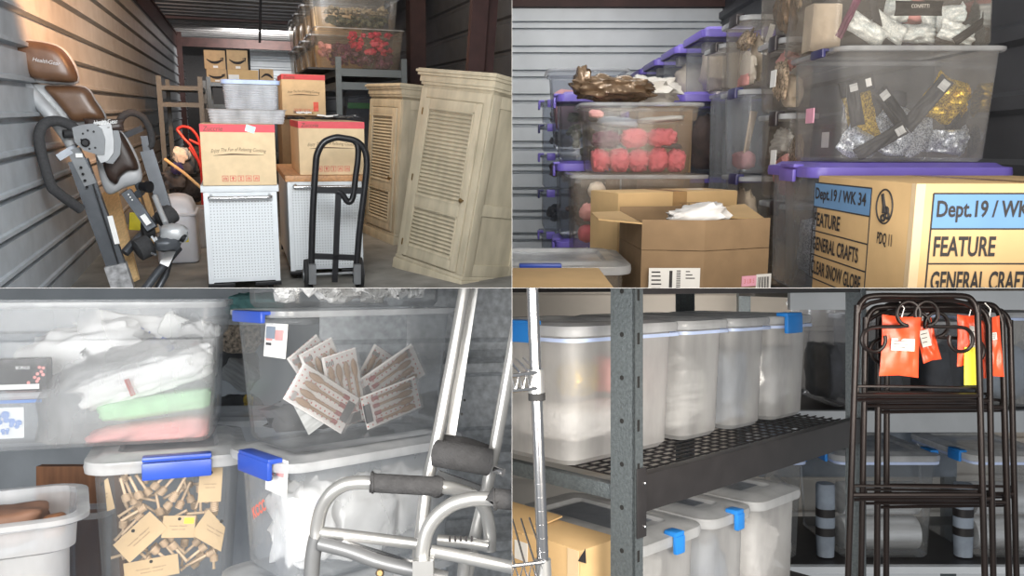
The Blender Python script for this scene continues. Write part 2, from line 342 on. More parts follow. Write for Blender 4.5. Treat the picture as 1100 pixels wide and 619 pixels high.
    def build(s, name, mats, parent=None, flat=False, angle=38, shift=None):
        if not isinstance(mats, (list, tuple)): mats = [mats]
        if shift is None and parent is not None: shift = ORG.get(parent.name)
        me = bpy.data.meshes.new(name)
        me.from_pydata([v - shift for v in s.v] if shift is not None else s.v, [], s.f)
        for m in mats: me.materials.append(m)
        if len(mats) > 1: me.polygons.foreach_set('material_index', s.m)
        bm = bmesh.new(); bm.from_mesh(me)
        bmesh.ops.remove_doubles(bm, verts=bm.verts[:], dist=1e-6)
        bmesh.ops.recalc_face_normals(bm, faces=bm.faces[:])
        for f in bm.faces: f.smooth = not flat
        ca = math.radians(angle)
        for e in bm.edges: e.smooth = len(e.link_faces) == 2 and e.calc_face_angle(0) < ca
        bm.to_mesh(me); bm.free()
        o = bpy.data.objects.new(name, me); COL.objects.link(o)
        if parent is not None:
            o.parent = parent
            if parent.name in ORG: ORG[o.name] = ORG[parent.name]
            QUAD[o.name] = QUAD[parent.name]
        return o
ORG, QUAD, FR = {}, {}, {}
def tag(o, label, cat, group=None, kind=None):
    if label: o['label'] = label
    if cat: o['category'] = cat
    if group: o['group'] = group
    if kind: o['kind'] = kind
    return o
def put(o, q, frame, loc=(0, 0, 0), rot=(0, 0, 0)):
    m = frame @ Matrix.Translation(loc) @ Euler(rot).to_matrix().to_4x4()
    o.matrix_world = m; FR[o.name] = m; QUAD[o.name] = q; return o
def thing(name, label, cat, q, frame, loc=(0, 0, 0), rot=(0, 0, 0), group=None, org=False):
    o = bpy.data.objects.new(name, None); COL.objects.link(o); o.empty_display_size = 0.05
    put(o, q, frame, loc, rot); tag(o, label, cat, group)
    if org: ORG[o.name] = Vector(loc)
    return o
BIN, CONT = {}, []
def settle(o, fid):
    """Press a soft thing against the inside of the tub that holds it."""
    fm, w_, d, h, tp, cr = BIN[fid]; m = fm.inverted() @ o.matrix_world; mi = m.inverted(); cr = max(cr - .004, .004)
    for v in o.data.vertices:
        q = m @ v.co; q.z = min(max(q.z, .006), h - .006)
        hx, hy = w_ / 2 - tp * (h - q.z) - .017, d / 2 - tp * (h - q.z) - .017
        q.x = min(max(q.x, -hx), hx); q.y = min(max(q.y, -hy), hy)
        ax, ay = abs(q.x) - (hx - cr), abs(q.y) - (hy - cr)
        if ax > 0 and ay > 0 and math.hypot(ax, ay) > cr:
            k = cr / math.hypot(ax, ay); q.x = math.copysign(hx - cr + ax * k, q.x); q.y = math.copysign(hy - cr + ay * k, q.y)
        v.co = mi @ q
    CONT.append((o, fid))
def solo(mb, name, mats, label, cat, q, frame, loc=(0, 0, 0), rot=(0, 0, 0), group=None, **kw):
    o = mb.build(name, mats, **kw); put(o, q, frame, loc, rot)
    if id(frame) in BIN: settle(o, id(frame))
    return tag(o, label, cat, group)
def solo_at(mb, name, mats, label, cat, q, room, base, group=None, **kw):
    """A one-mesh thing whose vertices were given in the room's own coordinates."""
    o = mb.build(name, mats, shift=Vector(base), **kw); put(o, q, room.M, base); return tag(o, label, cat, group)
def struct(name, mb, m, q, room, **kw):
    o = mb.build(name, m, **kw); put(o, q, room.M); o['kind'] = 'structure'; return o
FACE = {'front': Matrix(((1, 0, 0), (0, 0, -1), (0, 1, 0))), 'left': Matrix(((0, 0, -1), (-1, 0, 0), (0, 1, 0))),
        'right': Matrix(((0, 0, 1), (1, 0, 0), (0, 1, 0))), 'top': Matrix(((1, 0, 0), (0, 1, 0), (0, 0, 1)))}
def text_mb(txt, W, H, mb=None, face='front', c=(0, 0, 0), tilt=0.0, mi=0, arc=0.0, slant=0.0, bold=0.0):
    """Lettering as thin raised shapes fitted to W x H, centred at c on a face."""
    cu = bpy.data.curves.new('lettering', 'FONT'); cu.body = txt; cu.size = 1; cu.resolution_u = 3; cu.shear = slant; cu.offset = bold
    o = bpy.data.objects.new('lettering', cu); COL.objects.link(o)
    dg = bpy.context.evaluated_depsgraph_get(); me = o.evaluated_get(dg).to_mesh()
    co = [v.co.copy() for v in me.vertices]; fs = [list(p.vertices) for p in me.polygons]
    o.evaluated_get(dg).to_mesh_clear(); bpy.data.objects.remove(o); bpy.data.curves.remove(cu)
    mb = mb or MB()
    if not co: return mb
    x0, x1 = min(p.x for p in co), max(p.x for p in co); y0, y1 = min(p.y for p in co), max(p.y for p in co)
    R = FACE[face]; ct, st = math.cos(tilt), math.sin(tilt)
    def f(p, z=0.0):
        x = ((p.x - x0) / (x1 - x0) - .5) * W; y = ((p.y - y0) / max(1e-6, y1 - y0) - .5) * H
        y += arc * (1 - (2 * x / W) ** 2)
        return R @ Vector((x * ct - y * st, x * st + y * ct, z)) + Vector(c)
    return mb.add([f(p) for p in co], fs, mi)
def plate(mb, face, c, W, H, t=0.0006, tilt=0.0, mi=0):
    R = FACE[face]; ct, st = math.cos(tilt), math.sin(tilt)
    p = [R @ Vector((x * ct - y * st, x * st + y * ct, z)) + Vector(c) for z in (0, t) for x, y in ((-W / 2, -H / 2), (W / 2, -H / 2), (W / 2, H / 2), (-W / 2, H / 2))]
    return mb.add(p, [[3, 2, 1, 0], [4, 5, 6, 7], [0, 1, 5, 4], [1, 2, 6, 5], [2, 3, 7, 6], [3, 0, 4, 7]], mi)
def corr(o, along, across, nrm, L, W, pitch, prof):
    """Corrugated sheet: prof = [(fraction of pitch, height)], ribs run along `along`."""
    o, a, c, n = Vector(o), Vector(along).normalized(), Vector(across).normalized(), Vector(nrm)
    pts = []; k = 0
    while k * pitch < W:
        for fr, h in prof:
            t = k * pitch + fr * pitch
            if t <= W: pts.append((t, h))
        k += 1
    pts.append((W, prof[0][1])); mb = MB(); vs = []
    for t, h in pts: vs += [o + c * t + n * h, o + c * t + n * h + a * L]
    return mb.add(vs, [[2 * i, 2 * i + 1, 2 * i + 3, 2 * i + 2] for i in range(len(pts) - 1)])

# ------------------------------------------------------------------ shared makers
def make_bin(q, frame, loc, yaw, w_, d, h, label, body='bin', lid=None, latches=(), taper=0.05, rim=0.012, group=None, band=0.0, name='storage_bin', cr=0.035, lidh=0.02, ribs=0, cat='storage bin', tilt=0.0):
    """Tapered see-through tub with a rolled rim; lid, latches and handles are parts. Front faces -y."""
    t = thing(name, label, cat, q, frame, loc, (tilt, 0, yaw), group)
    BIN[id(FR[t.name])] = (FR[t.name], w_, d, h, taper, cr)
    hx, hy = w_ / 2, d / 2; bx, by = hx - taper * h, hy - taper * h
    f = lambda z: (hx - taper * (h - z), hy - taper * (h - z))
    L = [(0.0, bx - .012, by - .012, cr * .7), (0.012, bx, by, cr)]
    if band:
        zb = h - band; x, y = f(zb); L += [(zb, x - .012, y - .012, cr), (zb + .006, x, y, cr)]
    zt = h - .014; x, y = f(zt)
    L += [(zt, x - (0 if band else .002), y - (0 if band else .002), cr), (h - .001, hx - .002, hy - .002, cr)]
    rh = .016 if not lid else .012
    MB().rloops([(h - rh, hx + .001, hy + .001, cr), (h - rh, hx + rim * .8, hy + rim * .8, cr + rim), (h - rh + .004, hx + rim, hy + rim, cr + rim), (h - .002, hx + rim, hy + rim, cr + rim), (h, hx + rim * .7, hy + rim * .7, cr + rim), (h, hx - .002, hy - .002, cr)], cap0=False).build('rim', M['rim'], t)
    mb = MB().rloops(L)
    for i in range(ribs):
        u = -0.5 + (i + 1) / (ribs + 1)
        mb.box(u * w_ * .9 - .004, u * w_ * .9 + .004, -f(h * .5)[1] - .004, -f(h * .5)[1] + .001, .03, h - .05, 0, rot=(math.atan(taper) * 1, 0, 0))
    mb.build('body', M[body], t)
    if lid:
        e = rim + .006; MB().rloops([(h - .012, hx + e, hy + e, cr + e), (h + .001, hx + e + .002, hy + e + .002, cr + e), (h + lidh * .6, hx + e, hy + e, cr + e), (h + lidh * .7, hx - .006, hy - .006, cr), (h + lidh, hx - .02, hy - .02, cr), (h + lidh, hx - .05, hy - .05, cr * .6), (h + lidh * .55, hx - .058, hy - .058, cr * .5)], cap0=False, cap1=True).build('lid', M[lid], t)
    for (side, m, u, lw) in latches:
        zc = h - .004; lidk = lidh * .5 if lid else -.010
        e = rim + .009
        if side in ('front', 'back'):
            sy = -1 if side == 'front' else 1; y0 = sy * (hy + e)
            A = MB().box(u * hx - lw / 2, u * hx + lw / 2, min(y0, y0 + sy * .012), max(y0, y0 + sy * .012), zc - (.034 if .05 < lw < .09 else .024), zc + (.016 if lid else .003), 0, .004)
            A.box(u * hx - lw / 2, u * hx + lw / 2, min(y0 - sy * .024, y0 + sy * .010), max(y0 - sy * .024, y0 + sy * .010), zc + .004 + lidk, zc + (.016 if lid else .013) + lidk, 0, .004)
        else:
            sx = -1 if side == 'left' else 1; x0 = sx * (hx + e)
            A = MB().box(min(x0, x0 + sx * .012), max(x0, x0 + sx * .012), u * hy - lw / 2, u * hy + lw / 2, zc - (.034 if .05 < lw < .09 else .024), zc + (.016 if lid else .003), 0, .004)
            A.box(min(x0 - sx * .024, x0 + sx * .010), max(x0 - sx * .024, x0 + sx * .010), u * hy - lw / 2, u * hy + lw / 2, zc + .004 + lidk, zc + (.016 if lid else .013) + lidk, 0, .004)
        A.build('latch' if lw < .09 else 'handle', M[m], t)
    return t
def bag(q, frame, loc, r, label, m, cat='bag', rot=(0, 0, 0), seed=0, e=0.8, amp=0.1, freq=3, group=None, name='plastic_bag', nu=22, nv=14):
    return solo(MB().blob((0, 0, 0), r, e, amp, freq, seed, nu, nv), name, M[m], label, cat, q, frame, loc, rot, group, angle=70)
def packet(q, frame, loc, w_, h, t, rot, label, m, seed=0, header=None, group=None, name='packet', cat='packet', text=None):
    """Sealed packet, standing in its own x-z plane, with an optional folded header card."""
    o = MB().pillow(w_, h, t, 0.35, seed).build(name, M[m], angle=70); put(o, q, frame, loc, rot); tag(o, label, cat, group)
    if id(frame) in BIN: settle(o, id(frame))
    if header:
        hh, hm = header; c = MB().box(-w_ / 2, w_ / 2, -.006, .006, h / 2 - hh * .4, h / 2 + hh * .6, 0, .001).build('header_card', M[hm], o)
        if text: text_mb(text, w_ * .5, hh * .22, None, 'front', (0, -.0068, h / 2 + hh * .1)).build('lettering', M['paper'], c)
        plate(MB(), 'front', (w_ * .33, -.0064, h / 2 + hh * .1), w_ * .16, hh * .5).build('price_sticker', M['paper'], c)
    return o
# ================================================================== bay of the top-left photo
R = UL; A = UL.at
def wp(px, py, D): return A(px, py, D)
# --- shell
ribs = [(0, 0), (.64, 0), (.66, -.05), (.78, -.05), (.82, .018), (.93, .018), (.96, 0)]
struct('wall_left', corr((-1.32, 3.6, 0.0), (0, 1, 0), (0, 0, 1), (1, 0, 0), 23.6, 3.0, 0.235, ribs), M['galv'], 'UL', R, flat=True)
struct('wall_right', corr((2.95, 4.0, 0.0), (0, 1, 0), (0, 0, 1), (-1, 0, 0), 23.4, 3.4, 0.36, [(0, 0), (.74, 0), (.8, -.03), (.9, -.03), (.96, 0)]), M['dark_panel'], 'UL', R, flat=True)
struct('floor', MB().box(-1.6, 3.2, 3.6, 27.6, -.08, 0), M['concrete'], 'UL', R)
struct('ceiling', corr((-1.6, 10.0, 3.52), (1, 0, 0), (0, 1, 0), (0, 0, -1), 4.8, 17.5, 0.62, [(0, 0), (.45, 0), (.52, .09), (.9, .09), (.97, 0)]), M['deck'], 'UL', R, flat=True)
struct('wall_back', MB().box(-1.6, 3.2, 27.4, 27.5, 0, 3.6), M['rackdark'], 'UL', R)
b = MB().box(-1.40, -1.22, 24.0, 24.25, 0, 3.5); b.box(-1.44, -1.18, 23.98, 24.0, 0, 3.5)
struct('trim_1', b, M['redbrown'], 'UL', R)
b = MB().box(-1.50, -1.30, 9.0, 24.4, 3.03, 3.34); b.box(-1.5, -1.27, 9.0, 24.4, 3.34, 3.38)
struct('trim_2', b, M['redbrown'], 'UL', R)
b = MB().box(-1.5, 3.1, 24.0, 24.12, 3.06, 3.30); b.box(-1.5, 3.1, 20.0, 20.1, 3.38, 3.5)
struct('trim_3', b, M['redbrown'], 'UL', R)
p0 = A(508, 70, 8.05)
b = MB().bar((p0.x - .10, p0.y, 0), (p0.x + .12, p0.y, 3.4), .17, .10, (0, 1, 0)); b.bar((p0.x - .02, p0.y + .06, 0), (p0.x + .20, p0.y + .06, 3.4), .26, .03, (0, 1, 0))
struct('trim_4', b, M['redbrown'], 'UL', R)
b = MB().box(2.58, 2.82, 12.2, 12.5, 0, 3.45)
struct('trim_5', b, M['redbrown'], 'UL', R)
# roll-up door at the far end
d0 = A(268, 50, 26.6); d1 = A(318, 82, 26.6)
t = corr((d0.x, 26.6, d0.z - 2.4), (1, 0, 0), (0, 0, 1), (0, -1, 0), d1.x - d0.x, 2.4, 0.26, [(0, 0), (.6, 0), (.72, .05), (.9, .05)])
struct('door_1', t, M['galv_light'], 'UL', R, flat=True)
# conduit hanging from the deck
solo_at(MB().tube([A(280, -1.5, 14.2), A(279, 46, 14.2)], .02, 8), 'conduit_pipe', M['black'], 'thin dark conduit pipe hanging from the roof deck', 'pipe', 'UL', R, A(280, -1.5, 14.2))

# --- cartons
def carton(q, frame, loc, w_, d, h, label, m='card', yaw=0, tape=True, name='cardboard_box', group=None, bev=.006):
    t = thing(name, label, 'box', q, frame, loc, (0, 0, yaw), group)
    MB().box(-w_ / 2, w_ / 2, -d / 2, d / 2, 0, h, 0, bev).build('body', M[m], t)
    if tape:
        b = plate(MB(), 'top', (0, 0, h + .0003), .06, d * .98); plate(b, 'front', (0, -d / 2 - .0006, h - .035), .06, .07)
        b.build('tape_strip', M['tape'], t)
    return t
def fitbox(px0, px1, pb, pt, D):
    a = A((px0 + px1) / 2, pb, D); l = A(px0, (pb + pt) / 2, D); r = A(px1, (pb + pt) / 2, D); tp = A((px0 + px1) / 2, pt, D)
    return a.x, a.z, r.x - l.x, tp.z - a.z
def red_carton(px0, px1, pb, pt, D, d, label, extra=None, z=None):
    x, z0, w_, h = fitbox(px0, px1, pb, pt, D)
    if z is not None: h = z0 + h - z; z0 = z
    t = carton('UL', R.M, (x, D + d / 2, z0), w_, d, h, label, 'card_pale', tape=False)
    y = -d / 2
    b = MB().box(-w_ / 2 - .001, w_ / 2 + .001, y - .001, d / 2 + .001, h * .87, h * .997); b.build('red_stripe', M['stripe'], t)
    text_mb('Zuccrie', w_ * .26, h * .075, None, 'front', (-w_ * .33, y - .003, h * .925), slant=.2).build('lettering', M['ink_brown'], t)
    b = text_mb('Enjoy The Fun of Relaxing Cooking', w_ * .74, h * .075, None, 'front', (0, y - .002, h * .555), slant=.35, arc=h * .03)
    b.tube([(-w_ * .34, y - .001, h * .49), (-w_ * .1, y - .001, h * .512), (w_ * .1, y - .001, h * .507), (w_ * .34, y - .001, h * .50)], [.001, .006, .004, .001], 6, smooth=6)
    b.build('lettering', M['ink_brown'], t)
    b = MB()
    for i in range(5):
        cx, s, cz = (-w_ * .20 + i * w_ * .105), w_ * .082, h * .115
        for (a0, a1, z0_, z1_) in ((-s / 2, s / 2, -s / 2, -s / 2 + s * .09), (-s / 2, s / 2, s / 2 - s * .09, s / 2), (-s / 2, -s / 2 + s * .09, -s / 2, s / 2), (s / 2 - s * .09, s / 2, -s / 2, s / 2)):
            b.box(cx + a0, cx + a1, y - .002, y - .0005, cz + z0_, cz + z1_)
        if i == 1: b.add([(cx - s * .3, y - .002, cz), (cx + s * .3, y - .002, cz), (cx + s * .1, y - .002, cz + s * .3), (cx - s * .1, y - .002, cz + s * .3)], [[0, 1, 2, 3]]); b.box(cx - .005, cx + .005, y - .002, y - .0005, cz - s * .3, cz)
        elif i == 2: b.add([(cx - s * .2, y - .002, cz + s * .3), (cx + s * .2, y - .002, cz + s * .3), (cx, y - .002, cz)], [[0, 1, 2]]); b.box(cx - .005, cx + .005, y - .002, y - .0005, cz - s * .3, cz)
        else:
            for k in range(3): b.box(cx - s * .25 + k * s * .2, cx - s * .12 + k * s * .2, y - .002, y - .0005, cz - s * .28 + (k % 2) * s * .1, cz + s * .18 + (k % 2) * s * .1)
    b.build('handling_symbols', M['ink_red'], t)
    return t, w_, h, y
# --- white pegboard carts
def cart(px0, px1, pb, pt, D, d, label, tm='butcher'):
    """Rolling cabinet with perforated end panel, wood top, towel bar and casters; base on the floor."""
    x, z0, w_, h = fitbox(px0, px1, pb, pt, D)
    g = R.on((px0 + px1) / 2, 309, 0)
    top = z0 + h; zb = z0
    t = thing('rolling_cart', label, 'cart', 'UL', R.M, (x, D + d / 2, 0))
    hw, hd = w_ / 2, d / 2
    MB().box(-hw, hw, -hd, hd, zb, top - .05, 0, .006).build('cabinet', M['white_metal'], t)
    MB().box(-hw + .035, hw - .035, -hd - .004, -hd + .002, zb + .03, top - .10).build('pegboard_panel', M['peg'], t)
    b = MB().box(-hw - .004, -hw + .035, -hd - .008, -hd + .03, zb - .005, top - .05, 0, .004); b.box(hw - .035, hw + .004, -hd - .008, -hd + .03, zb - .005, top - .05, 0, .004)
    b.box(-hw, hw, -hd - .007, -hd + .02, top - .10, top - .05, 0, .003); b.build('frame', M['white_metal'], t)
    MB().box(-hw - .02, hw + .02, -hd - .02, hd + .02, top - .05, top, 0, .004).build('work_top', M[tm], t)
    b = MB().tube([(-hw * .8, -hd, top - .075), (-hw * .8, -hd - .055, top - .085), (-hw * .72, -hd - .07, top - .09), (hw * .72, -hd - .07, top - .09), (hw * .8, -hd - .055, top - .085), (hw * .8, -hd, top - .075)], .013, 10, smooth=4)
    b.build('towel_bar', M['chrome'], t)
    for sx in (-1, 1):
        for sy in (-1, 1):
            cx, cy = sx * (hw - .07), sy * (hd - .09)
            c = MB().box(sx * hw + (.01 if sx > 0 else -.01) - (sx * .20 if sx > 0 else 0), sx * hw + (.01 if sx > 0 else -.01) + (.20 if sx < 0 else 0), cy - .11, cy + .05, zb - .035, zb - .006, 0, .004)
            c.box(cx - .03, cx + .03, cy - .03, cy + .03, zb - .05, zb - .03)
            c = c.build('caster', M['black'], t)
            r = max(.02, (zb - .035) / 2)
            MB().lathe([(0, r * .6), (.02, r), (.98, r), (1, r * .6)], (cx - .02, cy, r + .001), (cx + .02, cy, r + .001), 18).build('wheel', M['rubber'], c)
    return t, top
c1, top1 = cart(225, 302, 302.5, 199, 6.5, 1.0, 'white pegboard cart with towel bar, under the carton carrying the white tubs', 'white_metal')
c2, top2 = cart(313, 391, 289, 188.5, 6.95, 1.5, 'white pegboard cart with wood top standing behind the black hand truck')
k1, kw, kh, ky = red_carton(218.5, 298.5, 199, 133.5, 6.46, .62, 'red-striped carton on the nearer cart, holding up the white tubs', z=top1 + .002)
plate(MB(), 'front', (kw * .17, ky - .0025, kh * .925), .07, .05, .001, -.3).build('mint_sticker', M['cyan'], k1)
ztop1 = top1 + .002 + kh
k2, kw2, kh2, ky2 = red_carton(322.5, 393, 187, 130.5, 6.98, 1.0, 'red-striped carton strewn with papers, behind the hand truck', z=top2 + .002)
ztop2 = top2 + .002 + kh2
x3, z3, w3, h3 = fitbox(304, 350.5, 124, 80, 9.2)
lo = carton('UL', R.M, (x3 - .02, 9.75, 0), w3, .9, z3 * .55, 'plain carton at the bottom of the stack behind the papered carton', 'card_dark')
lo2 = carton('UL', R.M, (x3 - .02, 9.75, z3 * .55 + .002), w3 * .97, .88, z3 * .45 - .004, 'plain carton directly under the rear red-striped carton', 'card_dark')
k3, kw3, kh3, ky3 = red_carton(304, 350.5, 124, 80, 9.2, .8, 'rear red-striped carton with an orange sticker, topmost of its stack', z=z3)
plate(MB(), 'front', (kw3 * .27, ky3 - .003, kh3 * .22), .055, .10, .001).build('orange_sticker', M['orange'], k3)
# papers and bits on the second carton
for i, (px, py, D, s, rz, m, lb) in enumerate([(352, 128, 7.4, (.30, .12), .35, 'blackcard', 'black leaflet lying across the carton right behind the hand truck'), (362, 127.2, 7.25, (.34, .05), -.35, 'paper', 'long white strip of paper crossing the black leaflets'),
        (325, 128.5, 7.3, (.14, .08), .3, 'paper', 'white crumpled slip at the left end of the papered carton'), (316, 129, 7.35, (.20, .06), .6, 'blackcard', 'black strap end hanging off the papered carton'),
        (372, 129, 7.2, (.22, .07), -.2, 'blackcard', 'black booklet at the right end of the papered carton'), (333, 127, 7.55, (.09, .07), .2, 'card_gold', 'small tan block among the loose papers')]):
    p = A(px, py, D); b = MB(); n = 8
    vs = [(s[0] * (j / n - .5), s[1] * (k - .5), .014 + .008 * math.sin(j * 1.7 + i) * (1 if k else .5) + (i % 3) * .024 + .008) for j in range(n + 1) for k in (0, 1)]
    vs2 = [(a, c, z - .012) for a, c, z in vs]
    b.add(vs + vs2, [[2 * j, 2 * j + 2, 2 * j + 3, 2 * j + 1] for j in range(n)] + [[o + 2 * (n + 1) for o in (2 * j + 1, 2 * j + 3, 2 * j + 2, 2 * j)] for j in range(n)] + [[2 * j, 2 * j + 2 * n + 2, 2 * j + 2 * n + 4, 2 * j + 2] for j in range(n)])
    solo(b, 'loose_paper' if m == 'paper' else ('loose_block' if m == 'card_gold' else 'loose_booklet'), M[m], lb, 'paper', 'UL', R.M, (p.x, p.y, ztop2 + .004), (0, 0, rz))
# --- white tubs on the first carton
def tub(px0, px1, pb, pt, D, d, label, z, lid=None, ribs=9):
    x, z0, w_, h = fitbox(px0, px1, pb, pt, D); h = z0 + h - z
    t = thing('plastic_tub', label, 'tub', 'UL', R.M, (x, D + d / 2, z))
    hx, hy = w_ / 2, d / 2; L = [(0, hx * .93, hy * .93, .03)]
    for i in range(ribs):
        a = i / ribs; b_ = (i + .6) / ribs; g = lambda q: .94 + .06 * q
        L += [(a * h + .004, hx * g(a), hy * g(a), .04), (b_ * h, hx * g(b_), hy * g(b_), .04), (b_ * h + .002, hx * g(b_) + .006, hy * g(b_) + .006, .04)]
    L += [(h, hx + .012, hy + .012, .045), (h, hx - .012, hy - .012, .04)]
    MB().rloops(L, cap1=True).build('body', M['white_tub'], t, angle=25)
    if lid: MB().rloops([(h + .001, hx + .016, hy + .016, .045), (h + .03, hx + .018, hy + .018, .045), (h + .034, hx, hy, .04)], cap1=True).build('lid', M[lid], t)
    return t, z + h
_, zt = tub(224, 308, 130.5, 117.5, 6.62, .42, 'shallow white plastic tray tub resting directly on a carton', ztop1 + .002, None, 5)
M['paleblue'] = mat('pale_blue_lid', (0.50, 0.60, 0.85), 0.4)
tub(241, 300, 117, 90.5, 6.68, .34, 'ribbed white plastic tub with a pale blue lid', zt + .002, 'paleblue', 12)

# --- cartons with arrows on the rear shelving, and the shelving itself
def shelf_unit(pxl, pxr, D, d, ztop, decks, label):
    l, r = A(pxl, 120, D), A(pxr, 120, D); w_ = r.x - l.x
    t = thing('shelving_unit', label, 'shelving', 'UL', R.M, ((l.x + r.x) / 2, D + d / 2, 0))
    for sx in (-1, 1):
        for sy in (-1, 1):
            b = MB().box(sx * w_ / 2 - .035, sx * w_ / 2 + .035, sy * d / 2 - .03, sy * d / 2 + .03, 0, ztop); b.build('post', M['hammer'], t)
    for z in decks:
        b = MB()
        for sy in (-1, 1): b.box(-w_ / 2 + .036, w_ / 2 - .036, sy * d / 2 - .02, sy * d / 2 + .02, z - .07, z - .005)
        for sx in (-1, 1): b.box(sx * w_ / 2 - .02, sx * w_ / 2 + .02, -d / 2 + .031, d / 2 - .031, z - .07, z - .005)
        b.build('beam', M['hammer'], t)
        MB().box(-w_ / 2 + .021, w_ / 2 - .021, -d / 2 + .021, d / 2 - .021, z - .03, z).build('deck', M['rackdark'], t)
    return t
shelf_unit(173, 217, 13.4, 1.8, A(195, 82, 13.4).z, [A(195, 92, 13.4).z, A(195, 110, 13.4).z, .55], 'grey steel shelving unit standing bare by the ribbed wall')
zdk = A(240, 88.5, 15.6).z
shelf_unit(226, 300, 15.6, 1.3, A(226, 82.5, 15.6).z, [zdk, A(240, 112, 15.6).z, .6], 'grey steel shelving unit loaded with arrow-printed cartons')
def arrow_box(px0, px1, pb, pt, D, label, z=None, flip=False):
    x, z0, w_, h = fitbox(px0, px1, pb, pt, D); h = (z0 + h - z) if z is not None else h; z0 = z if z is not None else z0
    t = carton('UL', R.M, (x, D + .3, z0), w_ - .012, .6, h, label, 'card', tape=False)
    s = -1 if flip else 1
    b = MB().tube([(-w_ * .38, -.302, h * .52), (-w_ * .15, -.302, h * .36), (w_ * .12, -.302, h * .36), (w_ * .34, -.302, h * .50)], [.006, .022, .026, .012], 6, smooth=6)
    b.tube([(w_ * .24, -.302, h * .56), (w_ * .38, -.302, h * .60), (w_ * .36, -.302, h * .42)], [.008, .018, .006], 6)
    if flip: b = MB().tube([(-w_ * .38, -.302, h * .40), (-w_ * .1, -.302, h * .60), (w_ * .15, -.302, h * .58), (w_ * .4, -.302, h * .38)], [.006, .022, .026, .012], 6, smooth=6)
    b.build('arrow_print', M['ink'], t)
    plate(MB(), 'front', (w_ * .02, -.3012, h * .12), w_ * .22, h * .12).build('shipping_label', M['paper' if not flip else 'card_pale'], t)
    return t, z0 + h
_, za = arrow_box(222, 244.5, 88.5, 74.2, 15.7, 'arrow-printed carton at the left end of the lower row on the rear shelving', zdk + .002)
arrow_box(279, 294.5, 88.5, 74.2, 15.7, 'arrow-printed carton at the right end of the lower row, behind the tan label', zdk + .002, True)
x, z0, w_, h = fitbox(245.3, 278, 88.5, 78, 15.7)
t = carton('UL', R.M, (x, 16.0, zdk + .002), w_, .6, za - zdk - .002, 'carton between two arrow-printed ones, carrying a white shipping label', 'card_gold', tape=False)
plate(MB(), 'front', (-w_ * .31, -.3012, h * .42), w_ * .34, h * .8).build('shipping_label', M['paper'], t)
arrow_box(219.5, 243, 74, 54, 15.75, 'arrow-printed carton in the upper row, next to the corner column', za + .002)
arrow_box(243.8, 267, 74, 54, 15.75, 'arrow-printed carton in the upper row, next to the far white door', za + .002)

SACKS = []
# --- red hand cart, broom and clutter by the wall
base = A(204, 214, 9.6); base.z = 0
t = thing('garden_cart', 'folded red tubular garden cart leaning at the bare shelving', 'garden cart', 'UL', R.M, base, org=True)
P = lambda px, py, D=9.6: A(px, py, D)
MB().tube([P(190, 139), P(196, 136), P(206, 139), P(214, 152), P(216, 175), P(218, 226)], .015, 8, smooth=5).build('frame_tube', M['red'], t)
MB().tube([P(190, 139), P(197, 148), P(207, 160), P(217, 186), P(220, 224)], .015, 8, smooth=5).build('frame_tube', M['red'], t)
MB().tube([P(203, 150), P(216, 156)], .014, 8).build('crossbar', M['red'], t)
MB().tube([P(203, 158), P(215, 176)], .013, 8).build('crossbar', M['red'], t)
solo_at(MB().tube([P(177, 171, 9.3), P(198, 186, 9.2), P(224, 209, 9.1)], .016, 8), 'broom_handle', M['pine'], 'wooden broom handle sloping down behind the white tote', 'broom', 'UL', R, P(177, 171, 9.3))
for px, py, r, m, lb, nm, D in [(199, 178, (.17, .16, .17), 'charcoal', 'black tool bag beside the red garden cart', 'tool_bag', 9.9), (195, 167, (.11, .1, .10), 'cloth', 'pale cloth bundle on the black tool bag', 'cloth_bundle', 9.8), (211, 172, (.13, .15, .17), 'dark', 'black sack behind the red cart tubes', 'sack', 10.1), (187, 193, (.15, .16, .13), 'charcoal', 'dark sack behind the white tote', 'sack', 9.7), (205, 199, (.20, .16, .2), 'dark', 'dark sack low between the tote and the cart', 'sack', 9.9), (190, 181, (.07, .07, .08), 'navy', 'small purple bottle among the tools', 'bottle', 9.5)]:
    p = A(px, py, D); SACKS.append(solo(MB().blob((0, 0, 0), r, .8, .16, 2.6, px % 13), nm, M[m], lb, nm.replace('_', ' '), 'UL', R.M, p))
# pedestal under the clutter
p = A(196, 222, 9.9); x, z0, w_, h = fitbox(181, 216, 234, 205, 9.75)
carton('UL', R.M, (x, 10.1, 0), w_, .55, max(.3, A(196, 207, 9.8).z - .16), 'brown carton under the dark sacks behind the white tote', 'card_dark')
# white tote and bluish clear tub
x, z0, w_, h = fitbox(166, 215, 270, 197, 7.9)
t = thing('storage_tote', 'white upturned plastic tote with a yellow warning sticker', 'tote', 'UL', R.M, (x, 8.25, 0))
MB().rloops([(.003, w_ / 2 - .03, .26, .05), (.02, w_ / 2 - .012, .28, .06), (h * .80, w_ / 2 - .03, .27, .07), (h * .93, w_ / 2 - .06, .24, .08), (h * .985, w_ / 2 - .11, .19, .09), (h, w_ / 2 - .16, .14, .08)], cap1=True).build('body', M['tote'], t, angle=60)
b = MB().rloops([(h * .72, w_ / 2 - .010, .288, .06), (h * .75, w_ / 2 - .010, .288, .06), (h * .76, w_ / 2 - .03, .27, .06)], cap0=False); b.build('lid_seam', M['tote'], t)
b = MB(); plate(b, 'front', (w_ * .17, -.284, h * .36), .07, .04); b.build('warning_sticker', M['yellow'], t)
plate(MB(), 'front', (w_ * .15, -.2855, h * .36), .025, .025).build('sticker_emblem', M['ink_red'], t)
x2, z2, w2, h2 = fitbox(203, 224, 269, 236, 8.75)
make_bin('UL', R.M, (x2, 9.0, 0.0), 0, w2, .36, .42, 'bluish clear tub half hidden by the upturned white tote', body='bin_milk')
